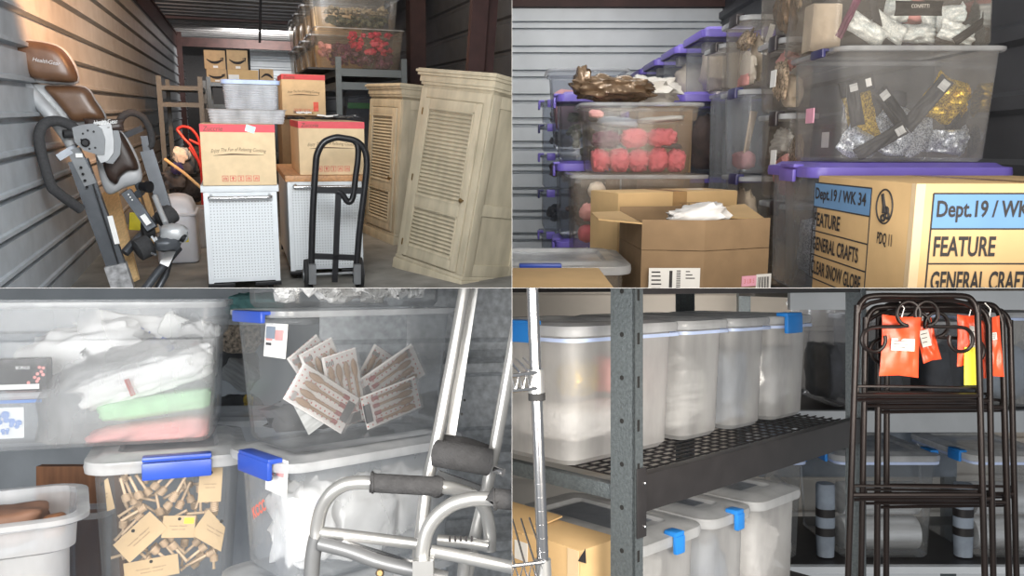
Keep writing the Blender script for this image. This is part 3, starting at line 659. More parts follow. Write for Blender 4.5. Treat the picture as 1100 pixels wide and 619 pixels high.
# planks
for a0, a1, w_, lb in [((118, 205, 7.7), (141, 303, 6.75), .13, 'wide pine board leaning behind the inversion table'), ((141, 200, 7.9), (163, 262, 7.5), .07, 'narrow pine strip leaning right of the wide board'), ((152, 196, 8.1), (169, 250, 7.9), .05, 'thinnest pine strip, nearest the white tote')]:
    p, q = A(*a0), A(*a1); q.z = max(q.z, .02)
    solo_at(MB().bar(p, q, w_, .03, (0, 1, .2)), 'wooden_board', M['pine'], lb, 'board', 'UL', R, q)
p = A(145, 238, 7.45)
solo(MB().box(-.045, .045, -.012, .012, -.075, .075, 0, .008), 'sponge_pad', M['yellow'], 'yellow pad tucked between the pine boards', 'pad', 'UL', R.M, p, (0, .1, 0))

# --- inversion table
base = A(122, 309, 6.55)
t = thing('inversion_table', 'grey inversion table with brown vinyl pads and black foam handles', 'exercise equipment', 'UL', R.M, base, org=True)
D0 = 6.6
def pad(corners, thick, m, shellw, nm, Dl):
    """Quilted pad on a moulded shell; corners are picture points (tl, tr, br, bl)."""
    c = [A(x, y, d) for (x, y), d in zip(corners, Dl)]
    n = (c[1] - c[0]).cross(c[3] - c[0]).normalized()
    if n.y > 0: n = -n
    N_ = 14; vs = []
    for layer in (0, 1):
        for j in range(N_ + 1):
            for i in range(N_ + 1):
                u, v = i / N_, j / N_
                uu, vv = 2 * u - 1, 2 * v - 1; k = 1 - .10 * (abs(uu) ** 4) * (abs(vv) ** 4)
                uu *= k; vv *= k; u2, v2 = (uu + 1) / 2, (vv + 1) / 2
                p = (c[0] * (1 - u2) + c[1] * u2) * (1 - v2) + (c[3] * (1 - u2) + c[2] * u2) * v2
                e = max(0, (1 - abs(2 * u - 1) ** 5) * (1 - abs(2 * v - 1) ** 5)) ** .45
                vs.append(p + n * (thick * e if layer else -thick * .35 * e))
    fs = []
    for layer in (0, 1):
        o = layer * (N_ + 1) ** 2
        for j in range(N_):
            for i in range(N_):
                a = o + j * (N_ + 1) + i; f = [a, a + 1, a + N_ + 2, a + N_ + 1]; fs.append(f if layer else f[::-1])
    return MB().add(vs, fs).build(nm, M[m], t, angle=60), n, c
def polypad(pts, D, thick, m, nm, back=.5):
    """Upholstered or moulded piece with a free outline given as picture points."""
    P = [A(x, y, D) for x, y in pts]; k = len(P); Q = []
    for i in range(k):
        a, b, c, d = P[i - 1], P[i], P[(i + 1) % k], P[(i + 2) % k]
        for j in range(4):
            s = j / 4; Q.append(0.5 * ((2 * b) + (c - a) * s + (2 * a - 5 * b + 4 * c - d) * s * s + (3 * b - a - 3 * c + d) * s ** 3))
    n = len(Q); c0 = sum(Q, Vector()) / n; vs, fs = [], []; R_ = [1, .985, .95, .88, .75, .5, .25]
    for sgn in (-1, back):
        b0 = len(vs)
        for r in R_:
            e = (1 - r ** 8) ** .5
            for q in Q: vs.append(c0 + (q - c0) * r + Vector((0, sgn * thick * e, 0)))
        vs.append(c0 + Vector((0, sgn * thick, 0)))
        for i in range(len(R_) - 1):
            for j in range(n): fs.append([b0 + i * n + j, b0 + i * n + (j + 1) % n, b0 + (i + 1) * n + (j + 1) % n, b0 + (i + 1) * n + j])
        for j in range(n): fs.append([b0 + (len(R_) - 1) * n + j, b0 + (len(R_) - 1) * n + (j + 1) % n, b0 + len(R_) * n])
    return MB().add(vs, fs).build(nm, M[m], t, angle=60)
polypad([(-6, 44), (6, 40), (22, 41), (62, 48), (80, 66), (85, 89), (60, 91), (34, 88), (26, 85), (14, 72), (4, 58)], 6.62, .07, 'shell', 'headrest_shell')
polypad([(13, 45), (24, 43), (60, 49), (77, 66), (83, 87), (60, 88), (37, 85), (27, 72), (17, 56)], 6.56, .10, 'leather', 'headrest_pad')
b = text_mb('HealthGear', .17, .026, None, 'front', (0, 0, 0), tilt=-.16, slant=.2); o_ = A(50, 66, 6.455); b.v = [v + o_ for v in b.v]; b.build('lettering', M['shell'], t)
polypad([(29, 94), (38, 90), (60, 91), (92, 93), (104, 108), (115, 128), (96, 132), (84, 138), (76, 150), (66, 138), (54, 122), (40, 107)], 6.66, .06, 'shell', 'backrest_shell')
polypad([(48, 93), (62, 92), (91, 94), (102, 108), (113, 127), (98, 129), (80, 131), (70, 120), (58, 106)], 6.6, .09, 'leather', 'backrest_pad')
MB().tube([A(57, 86, 6.7), A(58, 94, 6.7)], .03, 10).build('headrest_post', M['gun'], t)
MB().tube([A(27, 92, 6.62), A(50, 118, 6.58), A(68, 140, 6.55), A(78, 158, 6.5)], [.045, .05, .048, .04], 10, smooth=5).build('side_rail', M['shell'], t)
# lower pad
polypad([(102, 150), (116, 142), (130, 140), (146, 164), (153, 188), (149, 197), (134, 202), (119, 209), (111, 202), (104, 176)], 6.7, .05, 'shell', 'hip_shell')
polypad([(106, 146), (118, 142), (129, 141), (141, 160), (149, 181), (138, 184), (130, 190), (125, 198), (116, 191), (110, 172)], 6.64, .075, 'leather_dk', 'hip_pad')
b = MB().pillow(.26, .085, .05, .1, 3); q_ = A(112, 134, 6.44); b.v = [v + q_ for v in b.v]; b.build('lumbar_strap', M['leather_dk'], t, angle=60)
b = text_mb('HealthGear', .15, .034, None, 'front', A(114, 131, 6.39), tilt=.1); b.build('lettering', M['paper'], t)
# hinge housing: rounded plates that are square at the top and round at the foot
hp0 = A(101, 150, 6.42); sc_ = 6.42 / FPX
for k, (dx, out) in enumerate([(0, [(-17, -11), (-8, -14), (2, -15), (8, -10), (10, 0), (8, 14), (2, 14), (-9, 10), (-16, 2)]), (7, [(-6, -16), (4, -18), (9, -14), (10, 0), (9, 12), (3, 20), (-3, 22), (-7, 12)]), (12, [(-6, -17), (3, -19), (9, -12), (11, 2), (9, 14), (2, 23), (-4, 22), (-7, 10)])]):
    pl = [(u * sc_, -v * sc_) for u, v in out]
    MB().prism(pl, lambda u, v: (hp0.x + u + dx * sc_, hp0.y + .022 * k - .03, hp0.z + v), lambda u, v: (hp0.x + u + dx * sc_, hp0.y + .022 * k - .012, hp0.z + v)).build('hinge_plate', M['hinge_grey' if k != 1 else 'shell'], t)
b = MB().lathe([(0, .02), (.2, .03), (1, .03)], (hp0.x - .05, hp0.y - .06, hp0.z - .02), (hp0.x - .05, hp0.y - .02, hp0.z - .02), 12)
b.build('hinge_bolt', M['black'], t)
for i in range(7):
    a = math.radians(60 + 40 * i); b = MB(); b.lathe([(0, .008), (1, .008)], (hp0.x - .02 + .055 * math.cos(a), hp0.y - .034, hp0.z + .065 * math.sin(a)), (hp0.x - .02 + .055 * math.cos(a), hp0.y - .028, hp0.z + .065 * math.sin(a)), 8); b.build('hinge_hole', M['black'], t)
# A-frame legs
MB().bar(A(79, 160, 6.5), A(98, 198, 6.5), .085, .06, (0, 1, 0)).build('frame_leg', M['hinge_grey'], t)
MB().bar(A(84, 172, 6.52), A(133, 307, 6.5), .13, .07, (0, 1, 0)).build('frame_leg', M['gun'], t)
MB().bar(A(100, 198, 6.46), A(127, 283, 6.46), .01, .02, (0, 1, 0)).build('leg_groove', M['black'], t)
MB().bar(A(124, 284, 6.47), A(133, 311, 6.47), .15, .09, (0, 1, 0)).build('foil_sleeve', M['scuff'], t)
MB().bar(A(155, 146, 7.0), A(160, 176, 7.0), .05, .05, (0, 1, 0)).build('frame_leg', M['gun'], t)
MB().bar(A(158, 162, 7.0), A(178, 226, 6.95), .10, .06, (0, 1, 0)).build('frame_leg', M['gun'], t)
MB().tube([A(192, 266, 6.75), A(170, 292, 6.6), A(154, 313, 6.5)], .032, 10).build('frame_leg', M['gun'], t)
MB().tube([A(184, 270, 6.95), A(178, 295, 6.8), A(168, 313, 6.75)], .028, 10).build('frame_leg', M['gun'], t)
MB().bar(A(176, 285, 6.6), A(186, 264, 6.65), .07, .03, (0, 1, 0)).build('foot_bracket', M['shell'], t)
MB().tube([A(134, 272, 6.65), A(178, 224, 6.9)], .034, 10).build('crossbar', M['gun'], t)
MB().bar(A(62, 170, 6.45), A(82, 158, 6.5), .05, .03, (0, 1, 0)).build('handle_bracket', M['gun'], t)
MB().bar(A(134, 146, 6.9), A(152, 138, 7.0), .045, .03, (0, 1, 0)).build('handle_bracket', M['gun'], t)
# foam handles
MB().tube([A(85, 143, 6.45), A(76, 135, 6.42), A(62, 130, 6.38), A(48, 133, 6.32), A(42, 145, 6.3), A(44, 162, 6.3), A(54, 197, 6.3), A(62, 207, 6.32), A(87, 225, 6.42)], .036, 12, smooth=6).build('foam_handle', M['foam'], t)
MB().tube([A(127, 137, 6.85), A(131, 126, 6.9), A(141, 121, 6.95), A(153, 126, 7.0), A(161, 139, 7.02), A(163, 153, 7.0), A(160, 158, 7.0)], .028, 12, smooth=6).build('foam_handle', M['foam'], t)
MB().tube([A(68, 144, 6.4), A(84, 143, 6.44)], .03, 10).build('handle_collar', M['rubber'], t)
# ankle assembly
MB().bar(A(136, 206, 6.6), A(164, 246, 6.5), .075, .05, (0, 1, 0)).build('ankle_shaft', M['gun'], t)
b = MB()
for i in range(9): b.lathe([(0, .006), (1, .006)], A(138 + i * 2.0, 209 + i * 2.9, 6.55), A(138 + i * 2.0, 209 + i * 2.9, 6.56), 6)
b.build('scale_holes', M['paper'], t)
MB().bar(A(153, 231, 6.46), A(160, 241, 6.46), .04, .012, (0, 1, 0)).build('scale_label', M['paper'], t)
MB().tube([A(149, 199, 6.7), A(152, 206, 6.65), A(148, 209, 6.6)], .03, 8).build('shaft_bracket', M['gun'], t)
MB().lathe([(0, .02), (.1, .035), (.6, .035), (.7, .045), (1, .045)], A(151, 200, 6.55), A(161, 201, 6.5), 12).build('lock_knob', M['black'], t)
MB().tube([A(166, 211, 6.7), A(172, 226, 6.6), A(178, 240, 6.5)], .022, 10).build('adjust_lever', M['shell'], t)
b = MB().lathe([(0, .05), (.1, .075), (.9, .075), (1, .05)], A(172, 238, 6.62), A(186, 228, 6.7), 14); b.build('ankle_roller', M['foam'], t, angle=60)
b = MB().lathe([(0, .05), (.1, .085), (.9, .085), (1, .05)], A(146, 270, 6.5), A(163, 262, 6.55), 14); b.build('ankle_roller', M['foam'], t, angle=60)
b = MB().lathe([(0, .04), (.1, .07), (.9, .07), (1, .04)], A(152, 248, 6.6), A(166, 246, 6.62), 14); b.build('ankle_roller', M['rubber'], t, angle=60)
b = MB().blob((0, 0, 0), (.10, .10, .075), .8, .08, 3, 4); b.v = [v + A(187, 251, 6.42) for v in b.v]; b.build('ankle_cup', M['shell'], t)
b = MB().blob((0, 0, 0), (.09, .09, .055), .7, .1, 3, 6); b.v = [v + A(180, 262, 6.38) for v in b.v]; b.build('ankle_cup', M['gun'], t)
b = MB()
for i in range(4): b.bar(A(163 + i * 4, 254 + i, 6.38), A(170 + i * 4, 264 + i, 6.36), .015, .02, (0, 1, 0))
b.build('ratchet', M['shell'], t)
MB().lathe([(0, .02), (.3, .035), (1, .03)], A(193, 254, 6.36), A(199, 257, 6.36), 12).build('tension_knob', M['black'], t)
MB().lathe([(0, .012), (1, .012)], A(163, 272, 6.4), A(168, 274, 6.38), 8).build('axle_pin', M['chrome'], t)
b = MB(); plate(b, 'front', A(85, 167, 6.44), .045, .03); b.build('caution_label', M['paper'], t)
for i in range(4): MB().lathe([(0, .010), (1, .010)], A(87 + i * 2.1, 180 + i * 7, 6.44), A(87 + i * 2.1, 180 + i * 7, 6.47), 8).build('height_hole', M['hole'], t)
b = MB(); pA, pB = A(118, 232, 6.44), A(126, 262, 6.44); b.bar(pA, pB, .035, .008, (0, 1, 0)); b.build('instruction_label', M['paper'], t)

# --- hand truck
base = A(362, 306, 6.35); base.z = 0
t = thing('hand_truck', 'black steel hand truck with a looped handle', 'hand truck', 'UL', R.M, base, org=True)
H = lambda px, py, D=6.35: A(px, py, D)
MB().tube([H(334, 303), H(336, 230), H(339, 180), H(341, 165), H(348, 153), H(360, 148), H(369, 148.5), H(382, 151.5), H(391, 160), H(394, 174), H(392, 200), H(386, 250), H(382, 303)], .026, 12, smooth=5).build('frame_tube', M['black'], t)
MB().tube([H(378, 149.5), H(384, 156), H(384.5, 170), H(382, 190), H(379, 212), H(374, 217), H(367, 208), H(362, 206)], .024, 12, smooth=5).build('carrying_loop', M['black'], t)
MB().bar(H(337, 204), H(391, 205), .05, .03, (0, 1, 0)).build('crossbar', M['black'], t)
MB().bar(H(335, 275), H(384, 277), .045, .03, (0, 1, 0)).build('crossbar', M['black'], t)
MB().bar(H(363.5, 207), H(359.5, 303), .045, .03, (0, 1, 0)).build('center_bar', M['black'], t)
for px in (335.5, 383.5):
    MB().bar(H(px, 284, 6.3), H(px, 305, 6.3), .055, .05, (0, 1, 0)).build('axle_bracket', M['grey_paint'], t)
a_, b_ = H(330, 306, 6.4), H(388, 306, 6.4)
MB().tube([(a_.x, a_.y + .12, .13), (b_.x, a_.y + .12, .13)], .014, 8).build('axle', M['grey_paint'], t)
for x in (a_.x + .02, b_.x + .0):
    wv = MB().lathe([(0, .06), (.1, .125), (.5, .13), (.9, .125), (1, .06)], (x - .035, a_.y + .12, .132), (x + .035, a_.y + .12, .132), 24).build('wheel', M['rubber'], t, angle=50)
    MB().lathe([(0, .05), (.5, .06), (1, .05)], (x - .042, a_.y + .12, .132), (x + .042, a_.y + .12, .132), 16).build('hub', M['grey_paint'], wv)
MB().box(a_.x + .08, b_.x - .08, a_.y - .22, a_.y + .02, .004, .014).build('toe_plate', M['black'], t)

# --- louvred wardrobes
def wardrobe(P0, P1, h, d, label, lean):
    """P0 far front corner, P1 near front corner (plan); the front looks across the aisle."""
    P0, P1 = Vector((P0[0], P0[1], 0)), Vector((P1[0], P1[1], 0)); w_ = (P1 - P0).length; yaw = math.atan2(P1.y - P0.y, P1.x - P0.x)
    m = R.M @ Matrix.Translation(P0) @ Matrix.Rotation(lean[1], 4, 'Y') @ Matrix.Rotation(yaw, 4, 'Z')
    t = thing('wardrobe', label, 'wardrobe', 'UL', m)
    # local: x along the front from far to near, y into the carcass, z up
    b = MB().box(.02, w_ - .02, 0, d, .10, h - .14); b.build('carcass', M['distress'], t)
    b = MB()
    for k, (e, z0, z1) in enumerate([(.0, h - .17, h - .14), (.018, h - .14, h - .115), (.03, h - .115, h - .06), (.05, h - .06, h - .035), (.065, h - .035, h - .012), (.05, h - .012, h)]): b.box(.02 - e, w_ - .02 + e, -e, d + e * .2, z0, z1, 0, .004)
    b.build('cornice', M['distress'], t)
    b = MB().box(-.005, w_ + .005, -.025, d, .0, .10, 0, .008); b.box(.005, w_ - .005, -.015, d, .10, .135, 0, .008); b.build('plinth', M['distress'], t)
    # face frame stiles
    b = MB().box(.02, .10, -.014, 0, .135, h - .17, 0, .003); b.box(w_ - .10, w_ - .02, -.014, 0, .135, h - .17, 0, .003); b.box(.10, w_ - .10, -.014, 0, h - .25, h - .17, 0, .003); b.build('face_frame', M['distress'], t)
    x0, x1, z0, z1 = .105, w_ - .105, .15, h - .26
    dr = MB()
    zm = z0 + (z1 - z0) * .36
    for a in ((x0, x0 + .08, z0, z1), (x1 - .08, x1, z0, z1)): dr.box(a[0], a[1], -.03, -.002, a[2], a[3], 0, .004)
    for a in ((z0, z0 + .09), (zm - .045, zm + .045), (z1 - .08, z1)): dr.box(x0 + .08, x1 - .08, -.03, -.002, a[0], a[1], 0, .004)
    dr = dr.build('door', M['distress'], t)
    for (a, c) in ((z0 + .09, zm - .045), (zm + .045, z1 - .08)):
        lv = MB(); k = int((c - a) / .034)
        for i in range(k):
            z = a + (i + .5) * (c - a) / k; lv.box(x0 + .08, x1 - .08, -.026, -.004, z - .0045, z + .0045, 0, 0, rot=(.75, 0, 0))
        lv.box(x0 + .08, x1 - .08, -.003, -.001, a, c)
        for (u0, u1, v0, v1) in ((x0 + .08, x0 + .094, a, c), (x1 - .094, x1 - .08, a, c), (x0 + .08, x1 - .08, a, a + .014), (x0 + .08, x1 - .08, c - .014, c)): lv.box(u0, u1, -.036, -.028, v0, v1, 0, .002)
        lv.build('louver_panel', M['distress'], dr)
    MB().lathe([(0, .008), (.4, .007), (.5, .018), (.8, .02), (1, .008)], (x1 - .04, -.03, zm + .10), (x1 - .04, -.075, zm + .10), 12).build('knob', M['brass'], dr)
    for z in (z0 + .12, (z0 + z1) / 2, z1 - .12): MB().tube([(x0 - .002, -.033, z - .03), (x0 - .002, -.033, z + .03)], .007, 8).build('hinge', M['brass'], dr)
    # near side panelling
    b = MB()
    for (u0, u1, v0, v1) in ((.0, .09, .135, h - .17), (d - .09, d, .135, h - .17), (.09, d - .09, h - .27, h - .17), (.09, d - .09, .135, .24), (.09, d - .09, h * .36, h * .36 + .10)): b.box(w_ - .02, w_ - .004, u0, u1, v0, v1, 0, .004)
    b.build('side_panelling', M['distress'], t)
    return t
p0, p1 = A(423, 250, 7.35), A(497, 250, 6.45)
hN = 1.45 + (116 - 74) / FPX * 6.45 * 1.0
wardrobe((p0.x, p0.y), (p1.x, p1.y), hN + .09, .62, 'cream louvred wardrobe nearest the viewer, cut by the picture edge', (0, math.radians(9.5)))
p0, p1 = A(391, 240, 9.6), A(424, 240, 8.6)
hF = 1.45 + (116 - 88) / FPX * 8.7
wardrobe((p0.x, p0.y), (p1.x, p1.y), hF + .02, .55, 'cream louvred wardrobe farther in, behind the hand truck', (0, math.radians(4.0)))

# --- bins on high shelving at the right wall
def fit_at(px0, px1, pb, pt, D): return fitbox(px0, px1, pb, pt, D)
l, r = A(364, 100, 10.3), A(434, 100, 10.3)
zdeck = A(390, 73.5, 10.3).z
t = thing('shelving_unit', 'dark steel shelving carrying the flower bins above the wardrobes', 'shelving', 'UL', R.M, (l.x, 10.3, 0))
for xx in (0, r.x - l.x):
    for yy in (0, 5.6): MB().box(xx - .035, xx + .035, yy - .03, yy + .03, 0, zdeck + .13 if not yy else zdeck - .002).build('post', M['hammer'], t)
W_ = r.x - l.x
for z in (zdeck, A(390, 87, 10.3).z - .01):
    b = MB().box(.036, W_ - .036, -.02, .02, z - .10, z - .01); b.box(.036, W_ - .036, 5.58, 5.62, z - .10, z - .01); b.box(-.02, .02, .031, 5.57, z - .10, z - .01); b.box(W_ - .02, W_ + .02, .031, 5.57, z - .1, z - .01); b.build('beam', M['hammer'], t)
MB().box(-.36, W_ - .04, .06, 5.55, zdeck - .025, zdeck - .002).build('deck', M['rackdark'], t)
MB().box(.03, W_ - .03, .03, 5.55, .85, .88).build('deck', M['rackdark'], t)
x, z0, w_, h = fitbox(341, 436, 73, 30, 10.4)
zb = zdeck
b1 = make_bin('UL', R.M, (x, 10.78, zb), 0, w_, .68, z0 + h - zb, 'clear bin of crimson flowers under the dried flower bin', body='bin_warm', taper=.11)
hb = z0 + h - zb
b2 = make_bin('UL', R.M, (x - .01, 10.8, zb + hb + .003), 0, w_ * .93, .62, .52, 'clear bin of dried flowers, top of the stack by the roof', body='bin', taper=.08)
def clump(q, frame, loc, r, m, label, n, s, seed, name='flower_bunch', cat='flowers', group=None):
    b = MB(); g = random.Random(seed)
    for i in range(n):
        c = [g.uniform(-1, 1) * r[k] for k in range(3)]; rr = s * g.uniform(.6, 1.3)
        b.blob(c, (rr, rr, rr * .8), 1, .35, 2.2, g.random() * 50, 7, 5)
    return solo(b, name, M[m], label, cat, q, frame, loc, (0, 0, 0), group, angle=30)
for (u, v, m, rx, lb) in [(-.02, .20, 'plum', .36, 'plum garland filling the middle of the crimson flower bin'), (.12, .33, 'crimson', .30, 'crimson blossoms lying on the plum garland'), (.30, .16, 'plum', .16, 'plum garland at the right end of the crimson flower bin')]:
    clump('UL', FR[b1.name], (u, .02 if m == 'plum' else -.22, v * hb / .5), (rx, .2 if m == 'plum' else .05, .13), m, lb, 110 if m == 'plum' else 36, .045, int(u * 100) + 50)
clump('UL', FR[b1.name], (-.40, -.05, .20), (.07, .15, .11), 'palepink', 'pale pink tissue at the left end of the crimson flower bin', 14, .05, 3, 'tissue_bundle', 'tissue')
clump('UL', FR[b2.name], (0, 0, .11), (.42, .2, .07), 'moss', 'olive stems under the dried flowers', 120, .04, 8)
clump('UL', FR[b2.name], (0, -.02, .22), (.41, .2, .05), 'dried', 'dried cream flower heads in the top bin', 90, .032, 9)
for i, D in enumerate((11.7, 12.9, 14.1, 15.2)):
    for j in range(2):
        lb = ['nearest', 'second', 'third', 'farthest'][i] + ' bin of the row behind the ' + ('crimson flower bin' if j == 0 else 'dried flower bin') + ', black latch facing the aisle'
        q = make_bin('UL', R.M, (x + .03, D + .45, zb + j * .52), 0, w_ * .96, .86, .50, lb, body='bin_warm', lid='lidclear', latches=[('left', 'blacklatch', -.35, .16)], taper=.09, group=None)
        carton('UL', FR[q.name], (-.12, 0, .01), w_ * .6, .55, .36, 'tan goods box inside the ' + lb.split(' bin')[0] + (' lower' if j == 0 else ' upper') + ' bin of the shelf row', 'card_gold', tape=False, name='goods_box')
x, z0, w_, h = fitbox(370, 416, 150, 88.5, 10.9)
q = make_bin('UL', R.M, (x + .0, 11.2, .882), 0, w_, .6, z0 + h - .92, 'smoky bin with a green band under the flower bin shelf', body='bin_smoke', taper=.03)
solo(MB().box(-.24, .24, -.2, .2, .02, .62), 'folded_fabric', M['charcoal'], 'dark folded fabric inside the smoky bin', 'fabric', 'UL', FR[q.name])
hq = z0 + h - .92
solo(MB().box(-.22, .22, -.255, -.215, hq * .66, hq * .66 + .075, 0, .006), 'green_band', M['green'], 'green band across the smoky bin', 'band', 'UL', FR[q.name])
# ================================================================== bay of the top-right photo
R = UR; A = UR.at; Q = 'UR'
def fit2(px0, px1, pb, pt, D):
    a = A((px0 + px1) / 2, pb, D); l = A(px0, (pb + pt) / 2, D); r = A(px1, (pb + pt) / 2, D); tp = A((px0 + px1) / 2, pt, D)
    return (l.x + r.x) / 2, a.z, r.x - l.x, tp.z - a.z
# --- shell
l, r = A(520, 100, 7.0), A(776, 100, 7.0); zt = A(660, 9, 7.0).z
struct('wall_back', corr((l.x, 7.0, zt - 2.3), (1, 0, 0), (0, 0, 1), (0, -1, 0), r.x - l.x, 2.3, 0.20, [(0, 0), (.56, 0), (.58, -.06), (.69, -.06), (.71, 0), (.86, 0), (.88, -.06), (.97, -.06), (.99, 0)]), M['galv_light'], Q, R, flat=True)
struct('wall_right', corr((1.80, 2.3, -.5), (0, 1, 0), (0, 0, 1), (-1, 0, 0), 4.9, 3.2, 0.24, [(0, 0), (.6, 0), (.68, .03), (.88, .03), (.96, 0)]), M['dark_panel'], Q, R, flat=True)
b = MB().box(l.x, 2.2, 6.93, 7.03, zt + .004, zt + .06); b.box(l.x, 2.2, 6.93, 6.95, zt + .06, zt + .3)
struct('trim_6', b, M['redbrown'], Q, R)
struct('trim_7', MB().box(r.x - .02, r.x + .13, 6.86, 6.98, -.5, zt + .4), M['redbrown'], Q, R)
b = MB()
for i in range(24): x = l.x + i * (r.x - l.x) / 23; b.bar((x, 7.2, zt + .05), (x + .12, 7.2, zt + .5), .012, .012); b.bar((x + .12, 7.21, zt + .05), (x, 7.21, zt + .5), .012, .012)
struct('trim_8', b, M['grey_paint'], Q, R)
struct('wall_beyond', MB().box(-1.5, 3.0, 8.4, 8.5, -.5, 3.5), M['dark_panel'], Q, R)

def bin2(px0, px1, pb, pt, D, d, label, z=None, zt_=None, **kw):
    """Bin whose front face fills a picture rectangle at distance D."""
    x, z0, w_, h = fit2(px0, px1, pb, pt, D)
    if z is not None: h = z0 + h - z; z0 = z
    t = make_bin(Q, R.M, (x, D + d / 2, z0), kw.pop('yaw', 0), w_, d, h, label, **kw)
    t_ = (x, D + d / 2, z0, w_, d, h); DIM[t.name] = t_; return t
DIM = {}
def fill(t, where, items):
    """A few different soft goods in one bin."""
    x, y, z, w_, d, h = DIM[t.name]
    for k, (u, v, zf_, rx, rz, m, what) in enumerate(items):
        bag('UR', FR[t.name], (u * w_ / 2, v * d / 2, zf_ * h), (rx * w_ / 2, d * .28, rz * h), what + ' in ' + where, m, what.split()[-1], (0, (k % 3 - 1) * .3, 0), len(where) + k * 7, .75, .22, 4, name=what.split()[-1] + '_bundle')
def into(t, u, v, k): 
    """Point inside a bin: u across, v deep, k up, as fractions."""
    x, y, z, w_, d, h = DIM[t.name]; return (u * w_ / 2, v * d / 2, k * h)
top = lambda t: DIM[t.name][2] + DIM[t.name][5]

# --- big confetti stack at the right
pl = bin2(871, 1078, 322, 187, 2.47, .42, 'clear bin with a purple lid under the gold and silver confetti bin', body='bin_hazy', lid='purple', rim=.012, taper=.03, lidh=.034, latches=[('left', 'purple', -.2, .13)])
bag(Q, FR[pl.name], into(pl, -.45, -.1, .38), (.15, .13, .125), 'silver confetti bag inside the purple-lidded bin behind the printed carton', 'silver', 'confetti bag', seed=3, name='confetti_bag')
bag(Q, FR[pl.name], into(pl, .42, -.1, .38), (.16, .13, .12), 'dark-labelled confetti bag at the far side of the purple-lidded bin', 'silver', 'confetti bag', seed=9, name='confetti_bag')
zb = top(pl) + .036
big = bin2(900, 1074, 168, 49, 2.5, .42, 'large clear bin of gold and silver confetti with black header cards', z=zb, body='bin_veil', taper=.04, rim=.016, latches=[('left', 'navy', -.5, .10)], cr=.03)
bw, bd, bh = DIM[big.name][3], DIM[big.name][4], DIM[big.name][5]
G = 'confetti bags in the large bin'
def conf(px, py, D_, w_, h, t_, tilt, m, lb, hd=None, seed=0, lean=0.12, txt=None, b=big, g=G):
    p = FR[b.name].inverted() @ (R.M @ A(px, py, D_))
    if m == 'blackcard' and b is big: p.y = -bd / 2 + .04
    o = packet(Q, FR[b.name], p, w_, h, t_, (lean, tilt, 0), lb, m, seed, hd, g, 'confetti_bag' if m not in ('blackcard', 'plum') else 'header_card', 'confetti bag' if m not in ('blackcard', 'plum') else 'card', txt)
    if m == 'blackcard' and b is big: plate(MB(), 'front', (0, -t_ * .55 - .0015, h * .36), w_ * .55, h * .16).build('price_sticker', M['stripecloth'], o)
    return o
conf(927, 130, 2.60, .11, .22, .05, -.3, 'gold', 'gold confetti bag at the left end, under a leaning black header', (.05, 'blackcard'), 2, .1)
conf(915, 112, 2.56, .045, .145, .02, -.28, 'blackcard', 'black header card leaning at the left end of the confetti bin', None, 5)
conf(954, 118, 2.57, .05, .16, .022, -.72, 'blackcard', 'black header card slanting down right in mid bin', None, 6)
conf(990, 112, 2.57, .05, .19, .022, .62, 'blackcard', 'black header card slanting up right beside the gold bag', None, 7)
conf(1014, 108, 2.60, .15, .15, .05, .55, 'gold', 'gold confetti bag with a pointed corner, in mid bin', None, 8)
conf(1046, 106, 2.65, .20, .11, .05, .15, 'gold', 'gold confetti bag lying at the right end of the bin', None, 9)
conf(945, 115, 2.72, .20, .14, .06, .1, 'charcoal', 'dark bag behind the slanting black header cards', None, 10)
conf(1040, 130, 2.72, .16, .10, .05, -.1, 'charcoal', 'dark bag under the right gold confetti bag', None, 18)
for i, (px, py, w_, h, tl, lb) in enumerate([(922, 156, .15, .11, .5, 'silver confetti bag at the lower left corner of the large bin'), (952, 148, .20, .12, .35, 'silver confetti bag lower left of middle, tilted upward'), (988, 148, .13, .13, -.3, 'silver confetti bag bulging at the bottom middle'), (1018, 151, .13, .10, .1, 'silver confetti bag right of the bottom middle'), (1050, 152, .13, .10, -.2, 'silver confetti bag at the lower right corner'), (962, 126, .13, .09, .4, 'small silver confetti bag just under the slanting headers')]):
    conf(px, py, 2.60 + .035 * (i % 3), w_, h, .055, tl, 'silver', lb, None, 20 + i, .2)
conf(943, 152, 2.56, .045, .17, .02, 1.0, 'blackcard', 'black header card lying low across the silver bags', None, 31)
plate(MB(), 'left', (-bw / 2 + .028, -.06, bh * .20), .06, .05).build('price_label', M['paper'], big)
MB().box(-bw / 2 - .001, -bw / 2 + .002, -.02, .05, bh * .36, bh * .5).build('side_label', M['pinklab'], big)
up = bin2(893, 1070, 45, -40, 2.52, .40, 'clear bin of pearl confetti bags on top of the gold and silver bin', z=top(big) + .002, body='bin_warm', taper=-.03, rim=.01)
G2 = 'confetti bags in the top bin'
for i, (px, py, w_, h, tl, lb) in enumerate([(930, 32, .17, .07, .55, 'pearl confetti bag at the left, slanting up right'), (955, 30, .15, .07, .5, 'pearl confetti bag second from the left, slanting up right'), (985, 36, .15, .07, .1, 'pearl confetti bag lying flat at the bin bottom'), (1005, 22, .13, .08, -.25, 'pearl confetti bag under the word card'), (1030, 36, .15, .07, .3, 'pearl confetti bag right of the flat one'), (1058, 40, .12, .06, .5, 'pearl confetti bag in the lower right corner'), (1035, 18, .2, .09, -.1, 'pearl confetti bag high at the right'), (965, 6, .1, .13, .1, 'pearl confetti bag upright left of the word card')]):
    conf(px, py, 2.60 + .04 * (i % 4), w_, h, .05, tl, 'pearl', lb, None, 40 + i, .15, b=up, g=G2)
c = conf(987, 9, 2.56, .15, .045, .012, 0, 'blackcard', 'black card printed CONFETTI among the pearl bags', None, 60, .05, b=up, g=None)
